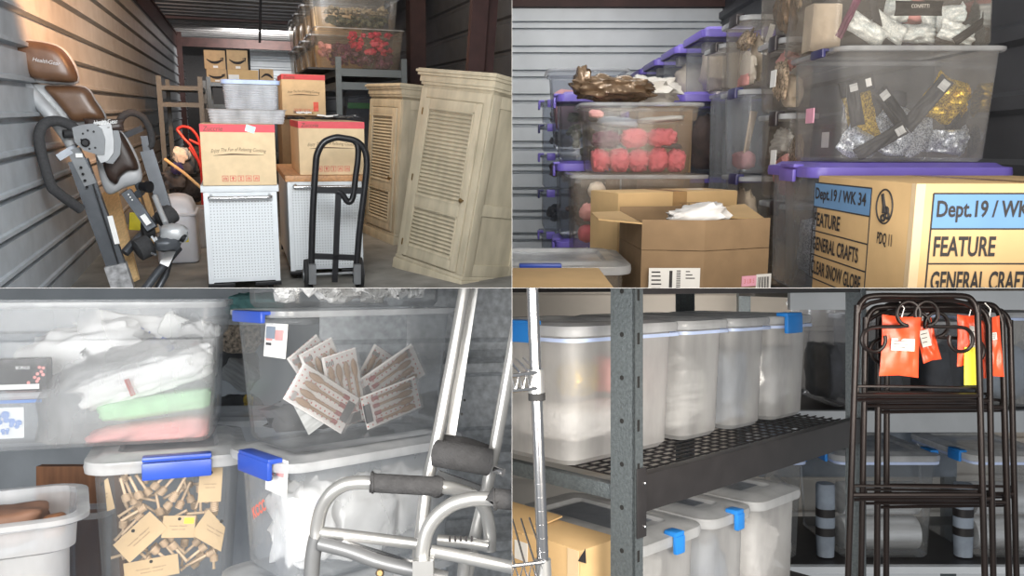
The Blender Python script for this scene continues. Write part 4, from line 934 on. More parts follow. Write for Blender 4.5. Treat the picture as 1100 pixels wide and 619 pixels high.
text_mb('CONFETTI', .055, .011, None, 'front', (0, -.0088, .006)).build('lettering', M['paper'], c)
conf(1047, 30, 2.56, .15, .028, .012, -.62, 'blackcard', 'black header card slanting up at the right of the top bin', None, 61, .05, b=up, g=None)
conf(912, 18, 2.56, .16, .03, .012, -1.15, 'plum', 'plum header card standing at the left of the top bin', None, 62, .05, b=up, g=None)
conf(941, 12, 2.60, .12, .03, .012, 1.3, 'charcoal', 'charcoal header card standing next to the plum one', None, 63, .05, b=up, g=None)
solo(MB().box(-.055, .055, -.04, .04, -.08, .08, 0, .008), 'carton_box', M['cream'], 'cream box at the left end of the top confetti bin', 'box', Q, FR[up.name], into(up, -.78, .1, .32))
bag(Q, FR[up.name], into(up, .55, .3, .6), (.09, .05, .04), 'pink bag at the back of the top confetti bin', 'palepink', 'bag', seed=4)
solo_at(MB().box(0, .30, 0, .40, 0, .30), 'storage_trunk', M['navy'], 'dark navy trunk beside the purple-lidded bin', 'trunk', Q, R, A(1080, 172, 2.6) + Vector((0, 0, -.30)))

# --- printed carton in the foreground
c0 = A(985, 197, 1.75); zt2 = c0.z; wc, dc, hc = .56, .56, .42
t = thing('cardboard_box', 'tan carton printed with department and craft labels', 'box', Q, R.M, (c0.x + wc / 2, 1.75 + dc / 2, zt2 - hc))
MB().box(-wc / 2, wc / 2, -dc / 2, dc / 2, 0, hc, 0, .004).build('body', M['card_gold'], t)
fr = FR[t.name]
def on_l(px, py): v = onx(fr, px, py, -wc / 2); return v
def on_f(px, py): return onplane(fr, px, py, -dc / 2)
def label_block(face):
    """Ruled label: blue heading and three lines of lettering."""
    if face == 'left':
        a, b_ = on_l(876, 196), on_l(937, 201); u0, u1 = -a.y, -b_.y; z0 = a.z; dz = a.z - on_l(876, 222).z
        X = lambda u: (-wc / 2 - .0012, -u)
    else:
        a = on_f(1003, 208); u0 = a.x; u1 = a.x + .275; z0 = a.z; dz = a.z - on_f(1003, 246).z
        X = lambda u: (u, -dc / 2 - .0012)
    Wd = u1 - u0
    def pl_(mb, ua, ub, za, zb, lift=0.0):
        if face == 'left': mb.box(-wc / 2 - .0008 - lift, -wc / 2 + .0001, -ub, -ua, za, zb)
        else: mb.box(ua, ub, -dc / 2 - .0008 - lift, -dc / 2 + .0001, za, zb)
    b = MB(); pl_(b, u0, u1, z0 - dz, z0); b.build('blue_heading', M['blue_print'], t)
    b = MB()
    for k in range(5): pl_(b, u0, u1, z0 - dz * k - .0018, z0 - dz * k + .0018, .0004)
    pl_(b, u0 - .0018, u0 + .0018, z0 - 4 * dz, z0, .0004); pl_(b, u1 - .0018, u1 + .0018, z0 - 4 * dz, z0, .0004); b.build('ruled_lines', M['ink'], t)
    for k, (s, f_) in enumerate((('Dept.19 / WK 34', .90), ('FEATURE', .50), ('GENERAL CRAFTS', .84), ('CLEAR SNOW GLOBE', .91))):
        uc = u0 + Wd * (.035 + f_ / 2); zc = z0 - dz * (k + .5); x, y = X(uc)
        text_mb(s, Wd * f_, dz * (.62 if k == 0 else .58), None, face, (x - (.0012 if face == 'left' else 0), y - (.0012 if face == 'front' else 0), zc), bold=.022).build('lettering', M['ink'], t)
label_block('left'); label_block('front')
# round scissors mark and PDQ text
cA = on_l(950.5, 222); e1 = on_l(942, 222); e2 = on_l(950.5, 203.5)
ry, rz = abs(e1.y - cA.y), abs(e2.z - cA.z)
b = MB().tube([(-wc / 2 - .001, cA.y + ry * math.cos(a), cA.z + rz * math.sin(a)) for a in [2 * math.pi * i / 28 for i in range(28)]], .0022, 6, closed=True); b.build('round_mark', M['ink'], t)
b = MB(); S = lambda u, v: (-wc / 2 - .001, cA.y - u * ry, cA.z + v * rz)
b.tube([S(-.45, .7), S(.1, -.1), S(.25, -.35)], [.002, .006, .004], 6); b.tube([S(-.25, .75), S(0, 0), S(-.05, -.4)], [.002, .005, .004], 6)
for u, v in ((.42, -.5), (-.08, -.68), (.3, -.2)): b.tube([(-wc / 2 - .001, cA.y - u * ry + ry * .22 * math.cos(a), cA.z + v * rz + rz * .17 * math.sin(a)) for a in [2 * math.pi * i / 14 for i in range(14)]], .003, 6, closed=True)
b.build('scissors_mark', M['ink'], t)
q = on_l(950.5, 258); q1, q2 = on_l(942, 258), on_l(958, 258); q3 = on_l(950, 266)
text_mb('PDQ 11', abs(q1.y - q2.y), abs(q.z - q3.z) * 1.9, None, 'left', (-wc / 2 - .002, q.y, q.z), bold=.02).build('lettering', M['ink'], t)
b = plate(MB(), 'top', (0, 0, hc + .0003), .06, dc * .98); b.build('tape_strip', M['tape'], t)
b = MB().box(-wc / 2 - .0006, -wc / 2 + .02, -dc / 2 - .0006, -dc / 2 + .02, 0, hc - .001); b.build('edge_tape', M['card_pale'], t)

# --- columns of clear bins left of the confetti stack
S2 = [(841, 874, 315, 222, 3.0, 'clear bin with a black latch at the foot of the column beside the purple-lidded bin', 'kraft'), (841, 876, 205, 124, 3.0, 'clear bin with a black latch, third down in the column beside the confetti bin', 'stripecloth'), (841, 878, 121, 42, 3.0, 'clear bin with a paper price tag, second down in the column beside the confetti bin', 'cream'), (841, 878, 40, -45, 3.0, 'topmost clear bin of the column beside the pearl confetti bin', 'cream')]
zprev = None
for i, (a_, b_, pb, pt, D, lb, cm) in enumerate(S2):
    q = bin2(a_, b_, pb, pt, D, .30, lb, z=zprev, body='bin_warm', lid='lidclear', latches=[('left', 'blacklatch' if i < 3 else 'navy', -.6, .08)], taper=.03, rim=.008, lidh=.012)
    zprev = top(q) + .021
    nm = ['brown paper bundle', 'striped goods bundle', 'cream tissue bundle', 'gold ribbon bundle'][i]
    fill(q, 'the ' + ['lowest', 'third', 'second', 'topmost'][i] + ' bin of the column beside the confetti bin', [[(-.3, -.3, .3, .55, .28, 'kraft', 'brown paper'), (.4, -.2, .5, .4, .35, 'cream', 'cream fabric'), (-.2, 0, .72, .5, .16, 'brown', 'dark fabric')], [(-.2, -.2, .3, .6, .26, 'palepink', 'pink fabric'), (.4, -.3, .5, .4, .3, 'speckle', 'speckled fabric'), (-.3, .1, .68, .5, .2, 'stripecloth', 'striped fabric')], [(.2, -.2, .3, .6, .28, 'cream', 'cream fabric'), (-.4, -.3, .45, .35, .3, 'speckle', 'speckled ribbon'), (.1, .1, .75, .5, .16, 'palepink', 'pink tissue')], [(-.1, -.2, .35, .6, .3, 'cello', 'gold ribbon'), (.4, -.1, .6, .4, .25, 'cream', 'cream tissue')]][i])
    if i in (1, 2): 
        x, y, z, w_, d, h = DIM[q.name]; MB().box(-w_ / 2 - .004, -w_ / 2 - .001, -.08, -.02, h * .35, h * .6, 0, 0, rot=(0, .03, 0)).build('price_tag', M['paper'], q)
# next column inward
S1 = [(797, 829, 310, 192, 3.42, 'clear bin with a navy handle behind the open carton', 'navy', 'brown', 'bin_warm'), (797, 832, 188, 98, 3.42, 'cloudy bin of pale sticks and pink wrap under the tall milky bin', 'navy', 'cream', 'bin_hazy'), (799, 832, 96, 18, 3.42, 'tall milky bin with a price strip, next to the purple-lidded row', 'blacklatch', 'cloth', 'bin_warm')]
zprev = None
for i, (a_, b_, pb, pt, D, lb, lm, cm, bm_) in enumerate(S1):
    q = bin2(a_, b_, pb, pt, D, .34, lb, z=zprev, body=bm_, lid='lidclear', latches=[('left', lm, -.5, .12)], taper=.05, rim=.01, lidh=.012)
    zprev = top(q) + .021
    x, y, z, w_, d, h = DIM[q.name]
    if i == 1:
        for k in range(7):
            solo(MB().tube([(w_ * (-.18 + k * .035), -.06 + .01 * k, .07), (w_ * (.02 + k * .062), -.045 + .012 * k, h * .78)], .005, 6), 'wooden_stick', M['palewood'], 'pale wooden stick standing in the cloudy bin', 'stick', Q, FR[q.name], group='sticks in the cloudy bin')
        bag(Q, FR[q.name], (w_ * -.05, 0, .055), (w_ * .3, .1, .04), 'pink wrap at the bottom of the bin of sticks', 'palepink', 'wrap', seed=33, name='tissue_wrap')
    else: fill(q, ['the navy-handled bin behind the open carton', '', 'the tall milky bin'][i], [[(-.2, -.3, .72, .6, .2, 'cream', 'cream tissue'), (.3, -.2, .5, .5, .2, 'brown', 'brown fabric')], [], [(-.2, -.3, .3, .5, .28, 'cloth', 'white fabric'), (.3, -.3, .45, .45, .35, 'cream', 'cream fabric'), (0, .1, .75, .5, .16, 'speckle', 'speckled fabric'), (-.5, -.4, .1, .4, .1, 'palepink', 'pink tissue')]][i])
    if i == 2: MB().box(w_ * .18, w_ * .36, -d / 2 - .004, -d / 2 - .001, h * .45, h * .9, 0, 0, rot=(0, .25, 0)).build('price_strip', M['paper'], q)
q = bin2(776, 797, 96, 48, 3.78, .34, 'narrow clear bin with a black latch between the milky bin and the purple row', body='bin_warm', lid='lidclear', latches=[('left', 'blacklatch', -.5, .1)], taper=.03, rim=.006, lidh=.01)
q2 = bin2(776, 797, 310, 98, 3.78, .34, 'tall clear bin underneath the narrow black-latched bin', body='bin_hazy', taper=.02, rim=.006)

# --- purple-lidded row receding to the back wall
zr = A(750, 106, 4.3).z; zr1 = A(750, 37, 4.3).z; zlow = A(750, 190, 4.3).z
for i, (D, lb) in enumerate([(4.3, 'nearest'), (5.0, 'second'), (5.7, 'third'), (6.35, 'farthest')]):
    xl = 1.02
    q = make_bin(Q, R.M, (xl + .18, D + .24, zr + .04), 0, .36, .46, zr1 - zr - .04, lb + ' purple-lidded bin on the upper tier of the receding row', body='bin', lid='purple', taper=.02, rim=.01, lidh=.045, cr=.02)
    bag(Q, FR[q.name], (-.02, -.06, .12), (.12, .11, .10), 'pale goods bundle inside the ' + lb + ' upper bin of the purple-lidded row', 'cream' if i < 2 else 'stripecloth', 'bundle', seed=90 + i, e=.6, amp=.15, name='goods_bundle')
    solo(MB().box(-.12, .1, -.04, .05, 0, .14, 0, .01), 'paper_parcel', M['paper'], 'white parcel above the bundle in the ' + lb + ' upper bin of the row', 'parcel', Q, FR[q.name], (0, .05, .23))
    q = make_bin(Q, R.M, (xl + .13, D + .24, zlow), 0, .46, .46, zr - zlow - .002, lb + ' purple-lidded bin on the lower tier of the receding row', body='bin_smoke', lid='purple', taper=.03, rim=.01, lidh=.04, cr=.02)
    bag(Q, FR[q.name], (0, 0, .18), (.15, .14, .14), 'brown goods bundle inside the ' + lb + ' lower bin of the purple-lidded row', 'brown', 'bundle', seed=95 + i, e=.6, amp=.15, name='goods_bundle')
q = make_bin(Q, R.M, (1.15, 4.54, zlow - .80), 0, .46, .46, .78, 'purple-lidded bin at floor level under the nearest brown goods bin', body='bin_smoke', lid='purple', taper=.03, rim=.012, lidh=.015, cr=.02)
for D, lb in ((5.24, 'second'), (5.94, 'third'), (6.59, 'farthest')):
    carton(Q, R.M, (1.15, D, zlow - .9), .4, .4, .895, 'carton propping up the ' + lb + ' stack of the purple-lidded row', 'card_dark', tape=False)

# --- pink goods stack in the middle
p2 = bin2(616, 757, 322, 188, 3.25, .42, 'clear bin of pink and white pompoms under the bin of pink yarn', body='bin_warm', lid=None, taper=.03, rim=.014)
p1 = bin2(628, 752, 185, 110, 3.27, .40, 'open clear bin of pink yarn bags with brown cellophane heaped on it', z=top(p2) + .003, body='bin_warm', taper=.10, rim=.02, band=.075)
x, y, z, w_, d, h = DIM[p1.name]; g = random.Random(3)
for i, (u, v, zz, rx, rz, m, lb) in enumerate([(-.80, -.5, .052, .043, .046, 'pink', 'pink yarn bag at the left front of the yarn bin'), (-.40, -.52, .055, .043, .048, 'pink', 'pink yarn bag second from the left of the yarn bin'), (.0, -.5, .052, .043, .046, 'pink', 'pink yarn bag at the middle front of the yarn bin'), (.40, -.52, .055, .043, .048, 'pink', 'pink yarn bag right of the middle in the yarn bin'), (.80, -.5, .052, .043, .046, 'pink', 'pink yarn bag at the right end of the yarn bin'),
        (-.66, -.45, .140, .060, .034, 'plum', 'wine-coloured netting over the left yarn bags'), (-.08, -.45, .146, .056, .038, 'pink', 'pink yarn bag on top at the middle of the yarn bin'), (.50, -.45, .146, .062, .038, 'pink', 'pink yarn bag on top at the right of the yarn bin')]):
    bag(Q, FR[p1.name], (u * w_ / 2 * .86, v * d / 2, zz), (rx, .055, rz), lb, m, 'yarn bag', seed=100 + i, e=.9, amp=.16, freq=5, name='yarn_bag', nu=30, nv=20)
for i, (u, k, rx, rz, m, tl, lb) in enumerate([(-.36, .74, .085, .022, 'bluegrey', .1, 'blue-grey tissue packet left of centre in the yarn bin'), (.40, .78, .10, .012, 'stripecloth', -.08, 'grey striped packet right of centre in the yarn bin'), (.58, .40, .05, .012, 'charcoal', .1, 'black label card over the right pink yarn'), (-.75, .86, .03, .016, 'palepink', .1, 'pale packet at the left of the yarn bin')]):
    bag(Q, FR[p1.name], (u * w_ / 2, -.08, k * h), (rx, .04, rz), lb, m, 'packet', (0, tl, 0), 110 + i, .6, .1, 3, name='tissue_packet')
x, y, z, w_, d, h = DIM[p2.name]
for i, (px, py, m, lb) in enumerate([(641, 205, 'cream', 'cream pompom uppermost in the pompom bin'), (657, 222, 'cream', 'cream pompom beside the long carton, under the grey tag'), (632, 228, 'palepink', 'pale pink pompom highest at the left of the pompom bin'), (651, 243, 'pink', 'pink pompom just left of the long carton'), (630, 251, 'pink', 'pink pompom at the left wall of the pompom bin'), (644, 264, 'palepink', 'pale pink pompom in the middle of the pompom heap'), (662, 264, 'pink', 'pink pompom partly behind the long carton'), (630, 276, 'cream', 'cream pompom low at the left wall of the bin'), (648, 285, 'pink', 'pink pompom lowest beside the open carton'), (664, 286, 'palepink', 'pale pink pompom behind the open carton corner')]):
    q = onplane(FR[p2.name], px, py, -d / 2 + .075); bag(Q, FR[p2.name], q, (.037, .036, .037), lb, m, 'pompom', seed=120 + i, e=1, amp=.10, freq=6, name='tissue_pompom')
plate(MB(), 'front', (-w_ * .22, -d / 2 + .002, h * .70), .032, .038).build('grey_tag', M['charcoal'], p2)
p = A(660, 99, 3.4)
solo(MB().blob((0, 0, 0), (.17, .13, .052), .8, .14, 3.2, 5, 44, 26, (0, .05, 0)).blob((-.13, -.02, .035), (.035, .06, .055), .8, .2, 4, 9, 20, 14), 'cellophane_bundle', M['cello'], 'crumpled brown cellophane bundle heaped on the yarn bin', 'cellophane', Q, R.M, (p.x, 3.46, top(p1) + .066), angle=70)
p = A(697, 96, 3.75)
solo(MB().blob((0, 0, 0), (.15, .12, .06), .8, .25, 3, 15, 30, 16), 'white_cloth', M['cloth'], 'white cloth draped behind the brown cellophane', 'cloth', Q, R.M, (p.x, 3.85, p.z), angle=60)
carton(Q, R.M, (p.x + .10, 4.0, -.6), .26, .3, p.z - .07 + .6, 'carton holding up the white cloth behind the yarn bin', 'card_dark', tape=False)
# --- grey bin behind and narrow columns of purple-latched bins
gb = bin2(590, 674, 160, 73, 4.25, .40, 'grey clear bin standing behind the brown cellophane', body='bin_smoke', taper=.10, rim=.012, band=.03)
bag(Q, FR[gb.name], into(gb, -.45, -.3, .5), (.12, .1, .10), 'mauve netting at the left of the grey bin', 'palepink', 'netting', seed=55, name='netting_bundle')
carton(Q, R.M, (DIM[gb.name][0] + .10, DIM[gb.name][1] + .08, -.6), .20, .20, DIM[gb.name][2] + .598, 'carton under the grey clear bin', 'card_dark', tape=False)
zc = A(615, 106, 3.72).z
lev = [A(615, y_, 3.72).z for y_ in (265, 181, 106)]
for i in range(3):
    z0 = lev[i] - (lev[1] - lev[0]) if i == 0 else lev[i - 1] + .035
    z0 = A(615, 322, 3.72).z if i == 0 else z0
    q = make_bin(Q, R.M, (.345, 3.92, z0), 0, .22, .36, lev[i] - z0, ['lowest', 'middle', 'top'][i] + ' purple-lidded bin in the narrow column behind the yarn bin', body='bin_smoke', lid='purple', taper=.02, rim=.01, lidh=.034, latches=[('left', 'purple', -.4, .08)], cr=.02)
    clump(Q, FR[q.name], (0, -.06, (lev[i] - z0) * .45), (.06, .07, .09), ['dark', 'brown', 'moss'][i], ['dark', 'brown', 'green'][i] + ' sprigs inside the ' + ['lowest', 'middle', 'top'][i] + ' bin of the narrow column', 20, .022, 60 + i, 'sprig_bunch', 'sprigs')
for i, (ya, yb) in enumerate([(322, 262), (258, 212), (208, 168), (164, 133), (129, 104)]):
    z0, z1 = A(592, ya, 4.3).z, A(592, yb, 4.3).z
    q = make_bin(Q, R.M, (.30, 4.96, z0 + .004), 0, .20, .30, z1 - z0 - .004, ['floor-level', 'second', 'third', 'fourth', 'uppermost'][i] + ' thin bin in the purple-latched column at the pale wall', body='bin_smoke', lid='bin_smoke', taper=.02, rim=.01, lidh=.008, latches=[('left', 'purple' if i % 2 == 0 else 'navy', -.5, .085), ('front', 'purple', -.55, .05)], cr=.02)
    clump(Q, FR[q.name], (0, -.03, (z1 - z0) * .45), (.05, .07, .04), ['dark', 'charcoal', 'brown', 'dark', 'moss'][i], 'dark oddments in the ' + ['floor-level', 'second', 'third', 'fourth', 'uppermost'][i] + ' thin bin of the purple-latched column', 12, .024, 70 + i, 'oddments', 'oddments')

# --- cartons in front of the pink stack
pA, pB = A(664, 212, 2.82), A(793, 200, 3.0); zlo = A(700, 325, 2.85).z
v = Vector((pB.x - pA.x, pB.y - pA.y, 0)); yaw = math.atan2(v.y, v.x); wl = v.length; hl = (pA.z + pB.z) / 2 - zlo
mid = Vector((pA.x + pB.x, pA.y + pB.y, 0)) / 2 + Vector((-math.sin(yaw), math.cos(yaw), 0)) * .11
t = carton(Q, R.M, (mid.x, mid.y, zlo), wl, .22, hl, 'long sealed carton lying behind the open carton', 'card_gold', yaw=yaw, tape=True)
b = plate(MB(), 'front', (wl * .33, -.1106, hl - .075), .035, .03); plate(b, 'top', (wl * .3, .02, hl + .0006), .06, .03); b.build('white_label', M['paper'], t)
b = MB()
for k in range(4): x_ = wl * (.02 + k * .055); b.box(x_, x_ + .004, -.1112, -.1105, hl - .085, hl - .045); b.box(x_, x_ + .016, -.1112, -.1105, hl - .085, hl - .082)
b.box(wl * .0, wl * .24, -.1112, -.1105, hl - .043, hl - .041); b.box(-wl * .4, -wl * .36, -.1112, -.1105, hl - .10, hl - .07); b.build('handling_symbols', M['ink_brown'], t)
# open carton
D = 2.35
l_, m_, r_ = A(690, 235, D), A(758, 237, D - .03), A(828, 232, D + .06); ztop = A(758, 236, D).z; zcr = A(758, 269, D).z; zl2 = A(758, 330, D).z
yl = .34
t = thing('cardboard_box', 'open brown carton with upright flaps and white packing paper', 'box', Q, R.M, (m_.x, m_.y, zl2))
o = Vector((m_.x, m_.y, zl2)); L_, C_, Rr = Vector((l_.x, l_.y, 0)) - Vector((o.x, o.y, 0)), Vector((0, 0, 0)), Vector((r_.x, r_.y, 0)) - Vector((o.x, o.y, 0))
Lb, Rb = L_ + Vector((-.02, yl, 0)), Rr + Vector((.02, yl, 0)); hb_, ht_ = zcr - zl2, ztop - zl2
up_ = lambda p, z: Vector((p.x, p.y, z))
b = MB()
def wall(mb, p, q_, z0, z1, th=.004):
    d_ = (q_ - p).normalized(); n_ = Vector((-d_.y, d_.x, 0)) * th
    a = [up_(p, z0), up_(q_, z0), up_(q_, z1), up_(p, z1)]; c = [x + n_ for x in a]
    mb.add(a + c, [[0, 1, 2, 3], [7, 6, 5, 4], [0, 4, 5, 1], [1, 5, 6, 2], [2, 6, 7, 3], [3, 7, 4, 0]])
for p, q_ in ((L_, C_), (C_, Rr), (Rr, Rb), (Rb, Lb), (Lb, L_)): wall(b, p, q_, 0, hb_)
b.add([up_(x, .004) for x in (L_, C_, Rr, Rb, Lb)], [[0, 1, 2, 3, 4]]); b.build('body', M['card_dark'], t, flat=True)
for p, q_ in ((L_, C_), (C_, Rr)):
    b = MB(); wall(b, p + Vector((0, .002, 0)), q_ + Vector((0, .002, 0)), hb_ + .002, ht_); b.build('front_flap', M['card_dark'], t, flat=True)
b = MB(); wall(b, Rb, Lb, hb_ + .002, ht_ + .015); b.build('back_flap', M['card_dark'], t, flat=True)
fl = [up_(L_, ht_ - .01), up_(Lb, ht_), up_(Lb + Vector((-.11, -.12, 0)), ht_ + .005), up_(L_ + Vector((-.125, .05, 0)), ht_ - .002)]
MB().add(fl + [x - Vector((0, 0, .004)) for x in fl], [[0, 1, 2, 3], [7, 6, 5, 4], [0, 4, 5, 1], [1, 5, 6, 2], [2, 6, 7, 3], [3, 7, 4, 0]]).build('left_flap', M['card_gold'], t, flat=True)
b = MB(); wall(b, Lb, L_, hb_ + .002, ht_ - .006); b.build('side_flap', M['card_dark'], t, flat=True)
fl = [up_(Rr + Vector((-.01, .02, 0)), ht_ - .004), up_(Rb, ht_ + .02), up_(Rb + Vector((-.09, 0, 0)), ht_ + .012), up_(Rr + Vector((-.10, .10, 0)), ht_ - .005)]
MB().add(fl + [x - Vector((0, 0, .004)) for x in fl], [[0, 1, 2, 3], [7, 6, 5, 4], [0, 4, 5, 1], [1, 5, 6, 2], [2, 6, 7, 3], [3, 7, 4, 0]]).build('right_flap', M['card_gold'], t, flat=True)
fr = FR[t.name]
def flat_on(px0, px1, py0, py1, dy=-.0015):
    a, c = onplane(fr, px0, py0, dy), onplane(fr, px1, py1, dy); return a, c
dl = (L_.y) * .5
a, c = flat_on(697, 751, 288, 316, -.002); b = MB().box(a.x, c.x, -.0042, -.0022 + 0, c.z, a.z); lab = b.build('shipping_label', M['paper'], t)
b = MB(); W_ = c.x - a.x; g = random.Random(5)
for k in range(5): b.box(a.x + .008, a.x + .008 + W_ * g.uniform(.12, .2), -.0048, -.004, a.z - .014 - k * .012, a.z - .010 - k * .012)
for k in range(9): b.box(a.x + W_ * .54, a.x + W_ * .62, -.0048, -.004, a.z - .010 - k * .006, a.z - .007 - k * .006)
b.box(a.x + W_ * .40, a.x + W_ * .46, -.0048, -.004, a.z - .07, a.z - .008)
for k in range(3): b.box(a.x + W_ * .72, a.x + W_ * (.8 + .05 * k), -.0048, -.004, a.z - .012 - k * .01, a.z - .009 - k * .01)
b.build('label_print', M['ink'], lab)
rx = FR[t.name] @ Matrix.Rotation(math.atan2(Rr.y, Rr.x), 4, 'Z')
for (px0, px1, py0, py1, m, nm, th) in ((797, 812, 297, 307, 'pinklab', 'pink_sticker', .05), (812.5, 827, 295, 318, 'paper', 'barcode_label', .08)):
    a, c = onplane(rx, px0, py0, -.002), onplane(rx, px1, py1, -.002)
    Rz = Matrix.Rotation(math.atan2(Rr.y, Rr.x), 3, 'Z'); b = MB().box(a.x, c.x, -.003, -.0015, c.z, a.z); 
    if nm == 'pink_sticker':
        b2 = text_mb('3 LB 5', (c.x - a.x) * .7, (a.z - c.z) * .4, None, 'front', ((a.x + c.x) / 2, -.0034, (a.z + c.z) / 2))
    else:
        b2 = MB()
        for k in range(9): x_ = a.x + (c.x - a.x) * (.1 + k * .09); b2.box(x_, x_ + (c.x - a.x) * (.03 + .03 * (k % 2)), -.0036, -.003, c.z, a.z - (a.z - c.z) * .12)
    b.v = [Rz @ v for v in b.v]; b2.v = [Rz @ v for v in b2.v]
    s_ = b.build(nm, M[m], t); b2.build('label_print', M['ink_red' if nm == 'pink_sticker' else 'ink'], s_)
bag(Q, fr, (.015, yl * .5, ht_ - .002), (.088, .06, .034), 'white packing paper rising from the open carton', 'bagwhite', 'packing paper', (0, -.22, 0), 7, .6, .2, 4, name='packing_paper')
# --- lower left: clear bin with blue handle and a flat carton in front of it
a, b_, c = A(550, 285, 2.3), A(664, 284, 2.3), A(600, 266, 2.72)
zl = a.z; lw_ = .58; x1 = A(674, 288, 2.3).x
t = make_bin(Q, R.M, (x1 - lw_ / 2, 2.53, zl - .24), 0, lw_, .40, .22, 'low clear bin with a blue handle in front of the purple-latched columns', body='bin_warm', lid='lidclear', taper=.04, rim=.014, lidh=.022, latches=[('front', 'blue', .12, .125)], cr=.04)
t2 = carton(Q, R.M, (.25 - .30, 1.98, 1.2 - .3235 - .25), .60, .44, .25, 'plain golden carton at the lower left, taped along its top', 'card_gold')
# ================================================================== bay of the bottom-left photo
R = LO; A = LO.at; Q = 'LL'
drop = lambda py, D: EYE - (py - CY) / FPX * D
def place_bin(px, D, ztop, w_, d, h, yaw, label, corner='mid', **kw):
    """Bin with its front face's left end, middle or right end at a picture column and distance."""
    x = (px - CX) / FPX * D; c, s = math.cos(yaw), math.sin(yaw)
    k = {'mid': 0, 'left': .5, 'right': -.5}[corner]
    cx = x + c * w_ * k - s * d / 2; cy = D + s * w_ * k + c * d / 2
    t = make_bin(Q, R.M, (cx, cy, ztop - h), yaw, w_, d, h, label, **kw); DIM[t.name] = (cx, cy, ztop - h, w_, d, h); return t
rad = math.radians
struct('wall_zinc', corr((-.62, 2.55, .55), (math.cos(rad(14)), math.sin(rad(14)), 0), (0, 0, 1), (0.2, -1, 0), 1.4, 1.1, .30, [(0, 0), (.50, 0), (.56, .035), (.66, .035), (.72, 0), (.80, -.02), (.88, -.02), (.94, 0)]), M['galv_grain'], Q, R, flat=True)
struct('wall_rear', MB().box(-2.6, .4, 3.3, 3.36, .3, 1.7), M['galv'], Q, R)
# --- lower left pair: honey dippers bin, with the big bag bin standing on it
YB = rad(22)
zB = drop(488, 1.86) + .002
bB = place_bin(181, 1.86, zB - .026, .325, .40, .42, YB, 'clear bin of honey dippers and kraft tags with a blue front handle', lid='lidclear', lidh=.026, body='bin', taper=.06, rim=.012, cr=.045, latches=[('front', 'blue', .12, .15)])
fB = FR[bB.name]; w_, d, h = DIM[bB.name][3:]
inv = fB.inverted()
def lz(p): return R.M.inverted() @ fB @ p
# dippers (head end, tail end) in picture coordinates
DIP = [(136, 537, 129, 519), (144, 540, 136, 520), (150, 534, 142, 518), (160, 530, 150, 516), (165, 524, 180, 508), (172, 530, 192, 507), (185, 537, 202, 508), (179, 545, 194, 528), (192, 545, 204, 519), (205, 538, 200, 523), (150, 540, 120, 553), (155, 545, 122, 560), (152, 553, 120, 575), (125, 562, 118, 571), (250, 546, 245, 511), (172, 552, 168, 533), (233, 545, 252, 563), (226, 550, 205, 552), (158, 601, 172, 612), (165, 590, 179, 601), (175, 582, 188, 598), (185, 585, 198, 600), (180, 577, 198, 594), (213, 581, 198, 595), (220, 587, 200, 603), (230, 592, 200, 608), (218, 595, 195, 612), (207, 608, 232, 591), (140, 585, 155, 598), (240, 520, 241, 545)]
LAY = []
def segd(p1, p2, q1, q2):
    return min((p1 + (p2 - p1) * s / 8 - (q1 + (q2 - q1) * u / 8)).length for s in range(9) for u in range(9))
g = random.Random(11)
for _ in range(30):
    x_, y_ = g.uniform(118, 246), g.uniform(512, 600); a_ = g.uniform(0, 6.28); DIP.append((x_, y_, x_ + 27 * math.cos(a_), y_ + 27 * math.sin(a_)))
for i, (hx, hy, tx, ty) in enumerate(DIP):
    k = 0 if i < 30 else 2
    while True:
        yy = -d / 2 + .052 + .0215 * k; a, c = onplane(fB, hx, hy, yy), onplane(fB, tx, ty, yy)
        if all(segd(a, a + (c - a).normalized() * max((c - a).length * 1.05, .055), p_, q_) > .0205 for l_, p_, q_ in LAY if l_ == k) or k > 13: break
        k += 1
    LAY.append((k, a, a + (c - a).normalized() * max((c - a).length * 1.05, .055)))
    lm_ = d / 2
    for q_ in (a, c): q_.x = min(max(q_.x, -w_ / 2 + .06), w_ / 2 - .06); q_.z = min(max(q_.z, .03), h - .02); q_.y = min(q_.y, d / 2 - .05)
    v = (c - a); L = max(v.length * 1.05, .055); v = v.normalized(); a, c = a - v * .004, a + v * L
    prof = [(0, .003), (.02, .0085)]
    for k in range(5): t0 = .03 + k * .05; prof += [(t0, .0100), (t0 + .028, .0100), (t0 + .031, .0058), (t0 + .045, .0058)]
    prof += [(.29, .008), (.32, .0035), (.97, .0035), (.985, .005), (1, .004)]
    o = solo(MB().lathe(prof, (0, 0, 0), c - a, 10), 'honey_dipper', M['palewood'], 'pale wooden honey dipper inside the bin with the kraft tags', 'honey dipper', Q, fB, a, group='honey dippers in the lower bin', angle=50)
